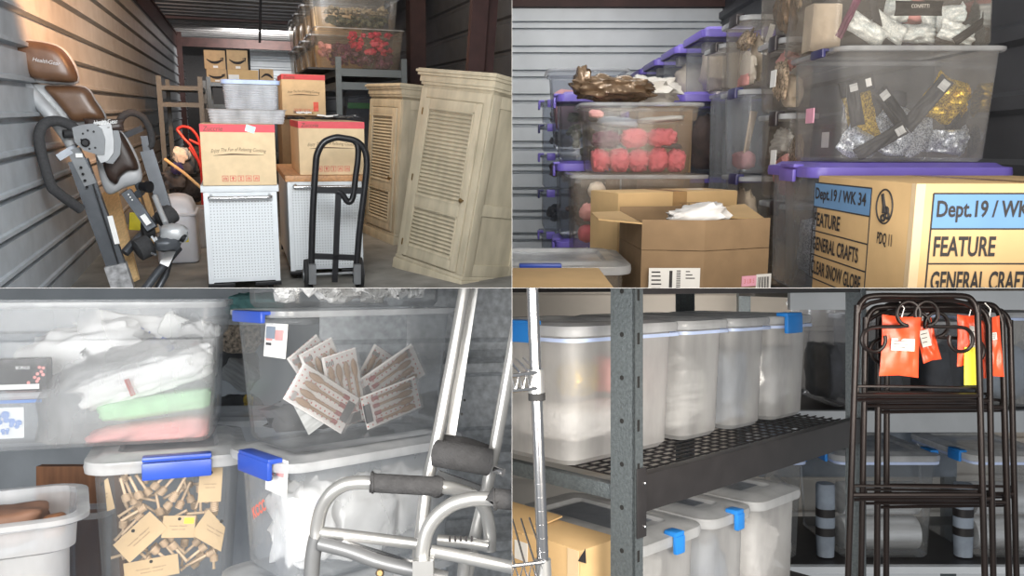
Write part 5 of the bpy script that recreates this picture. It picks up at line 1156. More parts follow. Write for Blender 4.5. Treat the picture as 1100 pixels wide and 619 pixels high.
for i, (px, py, ww, hh, tl, lb) in enumerate([(150, 577, 50, 27, -.72, 'large kraft tag slanting up right at the left of the dippers'), (192, 566, 33, 24, .1, 'kraft tag with a yellow price sticker among the dippers'), (231, 570, 40, 32, .62, 'kraft tag slanting down at the right of the dippers'), (226, 521, 24, 38, .06, 'upright kraft tag at the top right of the dippers'), (163, 611, 54, 22, -.08, 'kraft tag at the bottom of the dippers bin'), (112, 532, 14, 34, -.2, 'kraft tag edge at the left wall of the dippers bin')]):
    sc = 1.86 / FPX; p = onplane(fB, px, py, -d / 2 + .034 + .0022 * (i % 3))
    t = MB().box(-ww * sc / 2, ww * sc / 2, -.0008, .0008, -hh * sc / 2, hh * sc / 2)
    o = solo(t, 'kraft_tag', M['kraft'], lb, 'tag', Q, fB, p, (0, tl, 0))
    MB().lathe([(0, .004), (1, .004)], (0, -.0012, hh * sc * .36), (0, .0012, hh * sc * .36), 12).build('punch_hole', M['hole'], o)
    b = text_mb('honey dipper', ww * sc * .55, .004, None, 'front', (0, -.0012, .002)); text_mb('beech wood', ww * sc * .4, .003, b, 'front', (0, -.0012, -.006)); b.build('lettering', M['ink_brown'], o)
    if i == 1: plate(MB(), 'front', (ww * sc * .3, -.0014, hh * sc * .28), .022, .014).build('price_sticker', M['yellow'], o)
# big bin on top
YA = rad(17); hA = .352
bA = place_bin(240, 1.97, zB + hA + .004, .76, .44, hA, YA, 'large cloudy bin of white plastic bags standing on the honey dipper bin', corner='right', body='bin_hazy', taper=.075, rim=.006, band=.095, cr=.05)
fA = FR[bA.name]; w_, d, h = DIM[bA.name][3:]; pA_ = lambda px, py, y: onplane(fA, px, py, -d / 2 + y)
G3 = None
def in_a(px, py, y, r, label, m, nm, seed, rot=(0, 0, 0), e=.7, amp=.14, cat='plastic bag', freq=3):
    return bag(Q, fA, pA_(px, py, y), r, label, m, cat, rot, seed, e, amp, freq, name=nm, nu=36, nv=22)
in_a(165, 470, .10, (.150, .05, .044), 'folded coral cloth at the bottom of the clear bag', 'coral', 'folded_cloth', 1, (0, -.10, 0), .5, .05, 'cloth')
in_a(170, 434, .10, (.135, .05, .026), 'folded green cloth above the coral cloth', 'mint', 'folded_cloth', 2, (0, -.12, 0), .5, .06, 'cloth')
in_a(160, 404, .10, (.165, .05, .040), 'folded white cloth above the green cloth', 'bagwhite', 'folded_cloth', 3, (0, -.30, 0), .6, .16, 'cloth')
o = in_a(154, 435, .125, (.225, .122, .150), 'big clear polythene bag holding folded white, green and coral cloths', 'polybag', 'plastic_bag', 4, (0, -.30, 0), .65, .10)
for v in o.data.vertices: v.co.z = max(v.co.z, -.11)
p = pA_(137, 418, .0); solo(MB().box(-.006, .006, -.001, .001, -.022, .022), 'red_tape', M['ink_red'], 'short red strip of tape on the clear polythene bag', 'tape', Q, fA, (p.x, p.y + .012, p.z), (0, -.35, 0))
o = in_a(92, 380, .325, (.150, .058, .075), 'white carrier bag with small dark lettering at the left of the heap', 'bagwhite', 'plastic_bag', 5, (0, -.25, 0))
text_mb('MHIHS', .05, .022, None, 'front', (.02, -.066, -.01), tilt=-1.1, bold=.02).build('lettering', M['charcoal'], o)
o = in_a(160, 368, .40, (.19, .035, .075), 'white carrier bag with blue lettering at the top of the heap', 'bagwhite', 'plastic_bag', 6, (0, .1, 0))
b = text_mb('Bday', .06, .03, None, 'front', (.0, -.044, .02), tilt=-.45, bold=.03); text_mb('Day', .05, .03, b, 'front', (.055, -.042, .0), tilt=-.5, bold=.03); b.build('lettering', M['blue'], o)
o = in_a(214, 378, .30, (.062, .045, .080), 'white carrier bag with red lettering at the right wall', 'bagwhite', 'plastic_bag', 7)
text_mb('XOXO', .05, .02, None, 'front', (0, -.052, .01), tilt=-1.0, bold=.03).build('lettering', M['ink_red'], o)
in_a(52, 404, .29, (.05, .03, .04), 'crumpled white bag under the left carrier bag', 'bagwhite', 'plastic_bag', 8, (0, .2, 0))
in_a(188, 352, .345, (.04, .012, .035), 'white paper corner poking up behind the carrier bags', 'paper', 'paper_sheet', 9, (0, .4, 0), .4, .04, 'paper')
in_a(28, 418, .29, (.04, .03, .03), 'red bag behind the black printed box', 'ink_red', 'plastic_bag', 10)
zs = max(pA_(11, 480, .10).z, .074) - .064; p = pA_(16, 428, .10); p.z = zs + .125 + .038; t = solo(MB().box(-.075, .075, -.03, .03, -.036, .040, 0, .003), 'printed_box', M['blackcard'], 'black printed box lying on the small butterfly box', 'box', Q, fA, p)
text_mb('BONUS', .03, .008, None, 'front', (.025, -.0312, .02)).build('lettering', M['paper'], t)
plate(MB(), 'front', (.0, -.0306, -.026), .12, .012).build('white_band', M['paper'], t)
b = MB(); g = random.Random(2)
for k in range(9): b.blob((g.uniform(.035, .07), -.031, g.uniform(-.02, .02)), (.004, .001, .004), 1, 0, 1, 0, 8, 5)
b.build('flower_print', M['coral'], t)
p = pA_(11, 480, .10); p.z = max(p.z, .074)
sb = make_bin(Q, fA, (p.x, p.y, p.z - .064), 0, .17, .085, .125, 'small clear box with a butterfly card at the lower left of the big bin', body='bin', taper=.06, rim=.005, band=.02, cr=.014)
cd = solo(MB().box(-.055, .05, -.001, .001, 0, .075), 'butterfly_card', M['paper'], 'white card printed with three blue butterflies', 'card', Q, FR[sb.name], (-.015, -.026, .012))
b = MB()
for (cx, cz, s, a) in ((.005, .050, .017, .3), (.032, .036, .013, -.3), (.012, .018, .009, .1)):
    for sg in (-1, 1):
        for (ux, uz, rx, rz) in ((.55, .35, .55, .5), (.45, -.4, .4, .38)):
            X = sg * ux * s; b.lathe([(0, 0.0001), (.0001, rx * s), (1, rx * s)], (cx + X * math.cos(a) - uz * s * math.sin(a), -.0014, cz + X * math.sin(a) + uz * s * math.cos(a)), (cx + X * math.cos(a) - uz * s * math.sin(a), -.0009, cz + X * math.sin(a) + uz * s * math.cos(a)), 12)
b.build('butterfly_print', M['bluebutter'], cd)
b = MB().box(-.075, .075, -.03, -.028, .098, .106); b.build('blue_edge', M['bluebutter'], sb)
# --- open bin at the far lower left
YE = rad(29); zE = drop(566, 1.52)
bE = place_bin(84, 1.60, zE, .46, .30, .30, YE, 'open white-rimmed bin of brown goods at the lower left corner', corner='right', body='bin_milk', taper=.05, rim=.022, band=.075, cr=.05)
fE = FR[bE.name]; w_, d, h = DIM[bE.name][3:]
solo(MB().blob((0, 0, 0), (.15, .075, .045), .5, .06, 2, 3, 30, 16), 'brown_parcel', M['brown'], 'glossy brown parcel lying in the open bin', 'parcel', Q, fE, (.04, .045, h - .052))
solo(MB().blob((0, 0, 0), (.028, .02, .03), .5, .06, 2, 4), 'brown_jar', M['brown_wood'], 'small brown jar at the right end of the open bin', 'jar', Q, fE, (.185, -.02, h - .05))
solo(MB().blob((0, 0, 0), (.17, .10, .02), .6, .3, 4, 8, 30, 14), 'straw_packing', M['dried'], 'straw packing under the brown parcel', 'packing', Q, fE, (.0, 0, h - .14))
solo(MB().blob((0, 0, 0), (.19, .11, .055), .6, .2, 5, 5, 30, 14), 'white_packing', M['fluff'], 'white shredded packing low in the open bin', 'packing', Q, fE, (.0, 0, .08))
# --- stained board, small smoky bin
a, c = A(92, 498, 2.30), A(126, 640, 2.22)
solo_at(MB().box(a.x - .12, c.x + .0, 2.26, 2.29, c.z - .1, a.z), 'wooden_board', M['brown_wood'], 'dark stained board between the open bin and the dippers bin', 'board', Q, R, (a.x, 2.27, c.z))
make_bin(Q, R.M, (A(74, 600, 2.0).x - .02, 2.14, drop(563, 2.0) - .3), .2, .11, .10, .3, 'small smoky bin squeezed in front of the stained board', body='bin_smoke', taper=.03, rim=.004, cr=.04)
# --- bins in the gap behind
t = make_bin(Q, R.M, (A(262, 400, 2.75).x, 2.95, drop(500, 2.75)), .1, .40, .36, .50, 'clear bin of speckled fabric seen in the gap between the front stacks', body='bin', taper=.04, rim=.012, lid='lidclear', lidh=.012)
fG = FR[t.name]
gq = lambda px, py, y=-.12: onplane(fG, px, py, y)
bag(Q, fG, gq(257, 362), (.09, .05, .07), 'speckled brown fabric at the top of the gap bin', 'speckle', 'fabric', seed=41, name='fabric_bundle')
bag(Q, fG, gq(258, 402), (.07, .04, .05), 'grey packet below the speckled fabric', 'stripecloth', 'packet', (0, .6, 0), 42, .5, name='grey_packet')
bag(Q, fG, gq(250, 392, -.05), (.11, .05, .06), 'charcoal bag behind the grey packet', 'charcoal', 'bag', seed=43)
bag(Q, fG, gq(256, 440), (.10, .05, .06), 'dark bag at the bottom of the gap bin', 'dark', 'bag', seed=44)
bag(Q, fG, gq(266, 431, -.165), (.02, .02, .025), 'small yellow packet in the gap bin', 'gold', 'packet', seed=45, name='yellow_packet')
x, y, z = fG.translation
solo(MB().blob((0, 0, 0), (.10, .08, .04), .7, .15, 3, 7), 'folded_towel', M['teal'], 'teal towel lying on the bin in the gap', 'towel', Q, R.M, (A(264, 318, 2.8).x, 2.93, drop(500, 2.75) + .558))
make_bin(Q, R.M, (A(252, 560, 2.4).x, 2.62, .55), .1, .36, .30, drop(455, 2.45) - .55, 'cloudy bin at the foot of the gap between the front stacks', body='bin_milk', taper=.03, rim=.012, lid='lidclear', lidh=.012)
# --- right-hand stack
YC = rad(43)
zC = drop(334, 1.75); hC = .318
bC = place_bin(300, 1.75, zC, .50, .25, hC, YC, 'clear bin of wooden spoon packs with a blue side handle', corner='left', body='bin', taper=.08, rim=.014, band=.0, lid=None, cr=.035, latches=[('left', 'blue', -.25, .15)])
fC = FR[bC.name]; w_, d, h = DIM[bC.name][3:]
def product_label(t, fr, px, py, wv, hv):
    p = onx(fr, px, py, -DIM[t.name][3] / 2 - .002); z = p.z; wv2 = DIM[t.name][3]
    k = .08 if t is bC else .05
    xo = -(wv2 / 2) + k * (DIM[t.name][5] - z) - .003
    b = MB().box(xo - .0005, xo + .0005, p.y - wv / 2, p.y + wv / 2, z - hv / 2, z + hv / 2, 0, 0, rot=(0, math.atan(k), 0)); lb = b.build('product_label', M['paper'], t)
    for (m, u, v, a, c) in (('bluegrey', .22, .22, .4, .36), ('palepink', -.18, .16, .34, .30), ('charcoal', .3, -.12, .26, .08), ('ink', -.22, -.34, .26, .16), ('coral', .28, .02, .3, .08)):
        MB().box(xo - .0013, xo - .0006, p.y + (-u - a / 2) * -1 * wv - a * wv * 1.0, p.y + (-u - a / 2) * -1 * wv, z + (v - c / 2) * hv, z + (v + c / 2) * hv, 0, 0, rot=(0, math.atan(k), 0)).build('label_print', M[m], lb)
product_label(bC, fC, 294, 366, .105, .076)
def spoon_pack(px, py, y, tilt, label, seed, sc=1.0):
    p = onplane(fC, px, py, -d / 2 + y); W, H = .096 * sc, .186 * sc
    ex = abs(math.cos(tilt)) * W / 2 + abs(math.sin(tilt)) * H / 2; ez = abs(math.sin(tilt)) * W / 2 + abs(math.cos(tilt)) * H / 2
    p.z = max(p.z, ez + .012); lim = w_ / 2 - .08 * (hC - p.z + ez) - .016 - ex; p.x = min(max(p.x, -lim), lim)
    t = thing('spoon_pack', label, 'spoon pack', Q, fC, p, (.04, tilt, 0))
    MB().box(-W / 2, W / 2, .006, .0072, -H / 2, H / 2).build('backing_card', M['spots'], t)
    for k in range(4):
        x = (k - 1.5) * W * .225
        b = MB().blob((x, 0, H * .24), (.0085, .004, .024), 1, 0, 1, 0, 12, 8).tube([(x, 0, H * .13), (x, 0, -H * .24)], [.0038, .0034], 8)
        s = b.build('spoon', M['spoonwood'], t, angle=60)
        MB().tube([(x, 0, -H * .24), (x, 0, -H * .33)], [.0052, .0058], 8).build('red_tip', M['redtip'], s)
    plate(MB(), 'front', (W * .05, .0058, -H * .43), W * .55, H * .13).build('name_patch', M['charcoal'], t)
    b = MB()
    for k in range(6): b.box(-W * .42 + k * .004, -W * .42 + k * .004 + .002, .0050, .0058, H * .36, H * .42)
    b.build('barcode', M['ink'], t)
    MB().box(-W / 2, W / 2, -.0062, -.006, -H / 2, H / 2).build('clear_cover', M['film'], t)
    return t
spoon_pack(346, 404, .120, -.62, 'spoon pack at the back left of the fan, mostly covered', 1)
spoon_pack(354, 408, .100, -.42, 'spoon pack second in the fan, behind the upright one', 2)
spoon_pack(372, 418, .078, -.22, 'foremost spoon pack of the fan, bowls upward', 3)
spoon_pack(330, 440, .060, -1.0, 'spoon pack lying low at the left with its bowls to the left', 4)
spoon_pack(400, 428, .142, .55, 'spoon pack standing behind the right one, mostly hidden', 5)
spoon_pack(434, 405, .082, 1.08, 'spoon pack tipped to the right with its bowls raised', 6)
spoon_pack(422, 450, .060, 1.32, 'spoon pack lying flat along the bottom right', 7, .9)
b = MB().box(-.05, .05, -.001, .001, -.05, .05)
p = onplane(fC, 340, 436, -d / 2 + .075); solo(b, 'grey_card', M['stripecloth'], 'plain grey card behind the low left spoon pack', 'card', Q, fC, p, (.04, -.5, 0))
solo(MB().blob((0, 0, 0), (.18, .022, .04), .6, .15, 3, 6, 28, 12), 'dark_packets', M['charcoal'], 'dark packets lying behind the spoon packs', 'packet', Q, fC, (.0, .070, .05))
# bin above it, of which only the foot shows
bT = make_bin(Q, R.M, (DIM[bC.name][0], DIM[bC.name][1], zC + .003), YC, .49, .24, .3, 'bin of white fluff standing on the spoon pack bin, only its foot in view', body='bin', taper=.05, rim=.01, cr=.05)
clump(Q, FR[bT.name], (0, -.02, .06), (.18, .11, .02), 'fluff', 'white fluff inside the topmost right bin', 46, .034, 5, 'white_fluff', 'fluff')
# lower right bin
zD = zC - hC - .004
bD = place_bin(309, 1.70, zD - .014, .48, .27, .27, YC, 'clear bin of white carrier bags below the spoon pack bin', corner='left', body='bin_hazy', lid='lidclear', lidh=.014, taper=.06, rim=.016, cr=.045, latches=[('left', 'blue', -.30, .15)])
fD = FR[bD.name]; w_, d, h = DIM[bD.name][3:]
product_label(bD, fD, 297, 511, .10, .078)
for i, (u, v, k, r_, lb, tx) in enumerate([(-.6, -.45, .42, (.10, .085, .105), 'white carrier bag with red lettering at the left of the lower bin', 'KCCC'), (-.05, -.45, .34, (.12, .085, .11), 'white carrier bag filling the middle of the lower bin', None), (.55, -.4, .38, (.10, .08, .10), 'white carrier bag at the right of the lower bin', None)]):
    o = bag(Q, fD, (u * w_ / 2, v * d / 2 + .03, k * h), r_, lb, 'bagwhite', seed=150 + i, e=.7, amp=.16, nu=36, nv=22)
    if tx:
        text_mb(tx, .07, .026, None, 'left', (-r_[0] - .012, .0, .05), tilt=.5, bold=.04).build('lettering', M['ink_red'], o)
        text_mb('XX', .03, .016, None, 'front', (-.01, -r_[1] - .004, -.03), tilt=.4, bold=.03).build('lettering', M['ink_red'], o)
zF = zD - .27 - .018
bF = place_bin(300, 1.66, zF - .012, .48, .28, .25, YC, 'lowest bin of the right stack with its blue handle just showing', corner='left', body='bin_hazy', lid='lidclear', lidh=.012, taper=.05, rim=.014, cr=.05, latches=[('left', 'blue', -.2, .15)])
# --- folded aluminium walking frame
base = A(440, 640, 1.45)
t = thing('walking_frame', 'folded aluminium walking frame with charcoal foam grips', 'walking frame', Q, R.M, base, org=True)
def T(name, m, pts, r, smooth=5, n=12): return MB().tube([A(*p) for p in pts], r, n, smooth=smooth).build(name, M[m], t)
T('upright_tube', 'alu', [(501, 300, 1.62), (487, 380, 1.60), (469, 475, 1.58), (459, 520, 1.57), (452, 575, 1.56), (444, 640, 1.56)], .0125)
MB().bar(A(510, 300, 1.66), A(484, 470, 1.63), .020, .012, (0, 1, 0)).bar(A(484, 470, 1.63), A(474, 500, 1.62), .020, .012, (0, 1, 0)).build('slotted_bar', M['alu'], t)
b = MB()
for (px, py) in ((487, 440), (484, 455), (480, 470), (505, 430), (502, 445)): b.lathe([(0, .003), (1, .003)], A(px - 6, py, 1.60), A(px - 6, py, 1.605), 8)
b.build('adjustment_holes', M['hole'], t)
T('upright_tube', 'alu', [(556, 345, 1.56), (541, 430, 1.56), (525, 515, 1.56), (512, 570, 1.56), (497, 640, 1.56)], .0125)
T('foam_grip', 'foam', [(468, 487, 1.53), (495, 491, 1.52), (526, 497, 1.53)], [.026, .027, .026], 4, 16)
T('foam_grip', 'foam', [(474, 478, 1.62), (500, 482, 1.62), (524, 490, 1.62)], [.022, .023, .022], 4, 16)
T('wing_bolt', 'chrome', [(531, 504, 1.52), (541, 508, 1.51)], [.006, .008], 0)
MB().bar(A(470, 509, 1.58), A(535, 532, 1.58), .014, .008, (0, 1, 0)).build('folding_link', M['grey_paint'], t)
T('side_frame', 'alu', [(340, 578, 1.46), (341, 565, 1.46), (346, 545, 1.455), (356, 530, 1.45), (370, 521, 1.45), (386, 518.5, 1.45), (400, 519, 1.45), (440, 521, 1.45), (472, 523, 1.46), (490, 526, 1.48), (508, 533, 1.5), (521, 548, 1.51), (526, 570, 1.52), (526, 592, 1.52)], .0125, 6)
T('lower_leg', 'grey_paint', [(340, 577, 1.46), (336, 600, 1.46), (333, 650, 1.46)], .0142, 3)
T('foam_grip', 'foam', [(399.5, 518.5, 1.45), (401, 518.5, 1.45), (404, 519, 1.45), (466, 522.5, 1.455), (469, 523, 1.46), (471, 523, 1.46)], [.0205, .0205, .0175, .0175, .0205, .0205], 3, 16)
T('crossbar', 'alu', [(345, 572, 1.46), (380, 576, 1.46), (451, 585, 1.46)], .0105, 3)
T('crossbar', 'grey_paint', [(344, 584, 1.45), (375, 592, 1.44), (405, 603, 1.43), (440, 612, 1.42), (480, 622, 1.42)], .013, 4)
MB().bar(A(368, 583, 1.45), A(444, 607, 1.44), .010, .012, (0, 1, 0)).bar(A(370, 588, 1.45), A(440, 609, 1.44), .006, .01, (0, 1, 0)).build('folding_link', M['chrome'], t)
T('side_frame', 'alu', [(455, 612, 1.40), (454, 596, 1.40), (458, 573, 1.40), (468, 556, 1.40), (484, 543, 1.40), (503, 537, 1.40), (520, 536, 1.40), (560, 538, 1.40)], .0128, 6)
T('foam_grip', 'foam', [(530, 536, 1.395), (532, 536, 1.395), (536, 536, 1.395), (575, 539, 1.395)], [.0205, .0205, .018, .018], 3, 16)
T('crossbar', 'alu', [(470, 580, 1.50), (500, 583, 1.50), (524, 587, 1.50)], .0105, 3)
T('crossbar', 'alu', [(463, 592, 1.40), (500, 599, 1.40), (560, 612, 1.40)], .0112, 3)
b = text_mb('IIIII', .045, .011, None, 'front', A(495, 579, 1.485)); b.build('lettering', M['ink'], t)
MB().bar(A(444, 610, 1.385), A(466, 610, 1.385), .03, .022, (0, 1, 0)).build('pivot_bracket', M['alu'], t)
MB().lathe([(0, .008), (1, .005)], A(408, 616, 1.42), A(408, 616, 1.405), 10).build('rivet', M['brass'], t)
T('lower_leg', 'alu', [(500, 590, 1.54), (496, 640, 1.54)], .0125, 0)
# ================================================================== bay of the bottom-right photo
R = LO; A = LO.at; Q = 'LR'
struct('wall_far', corr((-.4, 4.3, .2), (1, 0, 0), (0, 0, 1), (0, -1, 0), 4.2, 1.5, .20, [(0, 0), (.8, 0), (.85, .02), (.93, .02), (.97, 0)]), M['beige_panel'], Q, R, flat=True)
YR = math.atan2(.687, .727)
xp = (681 - CX) / FPX * 1.5
FK = R.M @ Matrix.Translation((xp, 1.5, 0)) @ Matrix.Rotation(YR, 4, 'Z')
t = thing('shelving_rack', 'hammertone steel rack with mesh decks holding two rows of clear bins', 'shelving', Q, FK)
RL, RD = 1.05, .62
zU, zLd = EYE - .362, .76          # beam top of the middle level, lower deck
def rack_post(x, y, sx, sy):
    b = MB().box(min(x, x + sx * .004), max(x, x + sx * .004), min(y, y + sy * .057), max(y, y + sy * .057), .1, 1.75)
    b.box(min(x, x + sx * .028), max(x, x + sx * .028), min(y, y + sy * .004), max(y, y + sy * .004), .1, 1.75); return b.build('post', M['hammer'], t)
po = rack_post(0, 0, 1, 1)
for k in range(12):
    z = EYE - (313 + 46.5 * k - CY) / FPX * 1.52
    if z < .8: break
    MB().lathe([(0, .0048), (1, .0048)], (-.0006, .029, z), (.0, .029, z), 12).build('bolt_hole', M['hole'], po)
    MB().box(.010, .017, -.0006, .0, z - .018, z + .004).build('slot', M['hole'], po)
rack_post(RL, 0, -1, 1); rack_post(RL, RD, -1, -1); rack_post(0, RD, 1, -1)
for z0, z1 in ((zU - .072, zU), (1.588, 1.65), (zLd - .07, zLd)):
    MB().box(.030, RL - .03, .004, .030, z0, z1, 0, .002).build('beam', M['rackdark'], t)
    MB().box(.030, RL - .03, RD - .03, RD - .004, z0, z1, 0, .002).build('beam', M['rackdark'], t)
    MB().box(.005, .03, .059, RD - .059, z0 + .02, z1 - .022, 0, .002).build('side_beam', M['hammer'], t)
    MB().box(RL - .03, RL - .005, .059, RD - .059, z0 + .02, z1 - .022, 0, .002).build('side_beam', M['hammer'], t)
MB().box(.006, .034, -.004, -.0008, zU - .115, zU + .018, 0, .001).build('beam_bracket', M['rackdark'], t)
for z in (zU - .012, zU - .095): MB().lathe([(0, .0035), (.6, .0035), (1, .002)], (.027, -.004, z), (.027, -.008, z), 10).build('rivet', M['chrome'], t)
b = MB(); zd = zU - .013
for i in range(26): x = .04 + i * (RL - .08) / 25; b.tube([(x, .031, zd), (x, RD - .031, zd)], .0022, 5)
for i in range(24): y = .036 + i * (RD - .072) / 23; b.tube([(.031, y, zd + .004), (RL - .031, y, zd + .004)], .0022, 5)
b.build('mesh_deck', M['rackdark'], t)
MB().box(.031, RL - .031, .031, RD - .031, zLd - .02, zLd).build('lower_deck', M['rackdark'], t)
# --- upper row of bins (front faces along the long side)
zb = zU - .012 + .0075
UPP = [(-.03, .358, 'milky bin at the near end of the upper rack row, blue latch on its end', [('left', 'bright_blue', -.05, .18)]), (.366, .572, 'milky bin second along the upper rack row', []), (.580, .782, 'milky bin third along the upper rack row', []), (.790, 1.02, 'milky bin of silvery stuffing at the far end of the upper rack row', [('front', 'bright_blue', -.35, .085)])]
for i, (x0, x1, lb, lt) in enumerate(UPP):
    w_ = x1 - x0 - .024
    q = make_bin(Q, FK, ((x0 + x1) / 2, .135 + .20, zb), 0, w_, .38, .280, lb, body='bin_frost', lid='lidclear', lidh=.014, taper=.04, rim=.007, cr=.03, latches=lt)
    MB().rloops([(.256, w_ / 2 + .0125, .2025, .03), (.264, w_ / 2 + .0125, .2025, .03)], cap0=False).build('blue_seal', M['paleblue'], q)
    f = FR[q.name]; nm = ['near-end', 'second', 'third', 'far-end'][i]
    if i == 0:
        bag(Q, f, (.06, -.10, .165), (.055, .05, .05), 'red packet high inside the near-end upper bin', 'coral', 'packet', seed=201, e=.6, name='red_packet')
        bag(Q, f, (-.06, -.10, .17), (.05, .05, .045), 'yellow packet high inside the near-end upper bin', 'gold', 'packet', seed=202, e=.6, name='yellow_packet')
        bag(Q, f, (0, 0, .07), (.13, .14, .055), 'white stuffing at the bottom of the near-end upper bin', 'fluff', 'stuffing', seed=203, e=.6, name='white_stuffing')
    else:
        bag(Q, f, (0, -.04, .11), (w_ * .40, .12, .095), ['', 'grey', 'charcoal', 'silvery'][i] + ' stuffing inside the ' + nm + ' upper bin', ['', 'stripecloth', 'bluegrey', 'foilroll'][i], 'stuffing', seed=210 + i, e=.6, amp=.15, name='goods_stuffing')
# --- lower row
zl2 = EYE - .54
LOW = [(.118, .40, 'near-end bin of the lower rack row, blue latch on its lid edge'), (.408, .62, 'middle bin of the lower rack row, blue latch on its lid edge'), (.628, .885, 'far-end bin of the lower rack row')]
for i, (x0, x1, lb) in enumerate(LOW):
    w_ = x1 - x0 - .034
    q = make_bin(Q, FK, ((x0 + x1) / 2, .10 + .20, zLd + .001), 0, w_, .38, zl2 - zLd - .02, lb, body='bin_frost', lid='lidclear', lidh=.018, taper=.03, rim=.009, cr=.03, latches=[('front', 'bright_blue', .1, .032)] if i < 2 else [])
    MB().box(-w_ * .30, w_ * .30, -.10, .12, zl2 - zLd - .0105, zl2 - zLd - .0085).build('lid_panel', M['bin_smoke'], q)
    bag(Q, FR[q.name], (0, -.04, .12), (w_ * .38, .12, .10), ['grey', 'blue-grey', 'white'][i] + ' goods inside the ' + ['near-end', 'middle', 'far-end'][i] + ' lower bin', ['stripecloth', 'bluegrey', 'fluff'][i], 'goods', seed=220 + i, e=.6, amp=.15, name='goods_bundle')
# carton at the near end of the lower level
t = thing('cardboard_box', 'tan carton with a black arrow print on the lower rack level', 'box', Q, FK, (.04, .38, zLd + .001))
hb = EYE - .522 - zLd
MB().box(-.062, .062, -.265, .235, 0, hb, 0, .004).build('body', M['card_gold'], t)
MB().tube([(-.03, -.2665, hb * .55), (.0, -.2665, hb * .42), (.05, -.2665, hb * .38)], [.004, .012, .006], 6, smooth=5).build('arrow_print', M['ink'], t)
b = MB().box(-.064, .062, -.10, .20, hb + .0005, hb + .004, 0, 0, rot=(0, -.10, 0)); b.build('lid_flap', M['card_gold'], t)
MB().box(-.0632, -.0622, -.26, -.23, 0, hb - .002).build('edge_tape', M['card_pale'], t)
fr = FR[t.name]; p = onx(fr, 560, 592, -.0622); MB().box(-.0634, -.0624, p.y - .02, p.y + .02, p.z - .02, p.z + .02).build('white_label', M['paper'], t)
p = onx(fr, 627, 598, -.0622); MB().add([(-.0636, p.y + .014, p.z - .012), (-.0636, p.y - .008, p.z - .012), (-.0636, p.y - .006, p.z + .018)], [[0, 1, 2]]).build('triangle_print', M['ink'], t)
# --- chrome wire shelving in the left foreground
base = A(586, 650, 1.35)
t = thing('wire_shelving', 'chrome wire shelving post with wire shelf corners at the left edge', 'shelving', Q, R.M, base, org=True)
a, c = A(571.5, 300, 1.35), A(585, 650, 1.35); b = MB().tube([a, c], .0100, 16)
for k in range(24): p = a + (c - a) * (k / 24.0); b.tube([p, p + (c - a) * .004], .0104, 16)
b.build('post', M['chrome'], t)
def wire_shelf(y0, nm):
    cl = MB().tube([A(575.5 + (y0 - 408) * .038, y0 - 11, 1.35), A(576.2 + (y0 - 408) * .038, y0 + 14, 1.35)], [.0135, .0145], 16).build('collar', M['alu'], t)
    MB().tube([A(576.4 + (y0 - 408) * .038, y0 + 14, 1.35), A(576.7 + (y0 - 408) * .038, y0 + 22, 1.35)], .0145, 16).build('sleeve_clip', M['rubber'], t)
    b = MB(); o = (y0 - 408) * .038
    p0, p1 = A(577 + o, y0 - 8, 1.34), A(520, y0 + 0, 1.30); q0, q1 = A(578 + o, y0 + 9, 1.34), A(520, y0 + 15, 1.30)
    b.tube([p0, p1], .0035, 8); b.tube([q0, q1], .0035, 8); n = 7
    for k in range(n): u, v = k / n, (k + .5) / n; b.tube([q0 + (q1 - q0) * u, p0 + (p1 - p0) * v, q0 + (q1 - q0) * (k + 1) / n], .002, 6)
    for k in range(6): x = .2 * k / 6; b.tube([p0 + (p1 - p0) * (k / 6) + Vector((0, 0, .002)), p0 + (p1 - p0) * (k / 6) + Vector((-.02, .25, .002))], .002, 6)
    b.build(nm, M['chrome'], t)
wire_shelf(408, 'wire_shelf'); wire_shelf(612, 'wire_shelf')
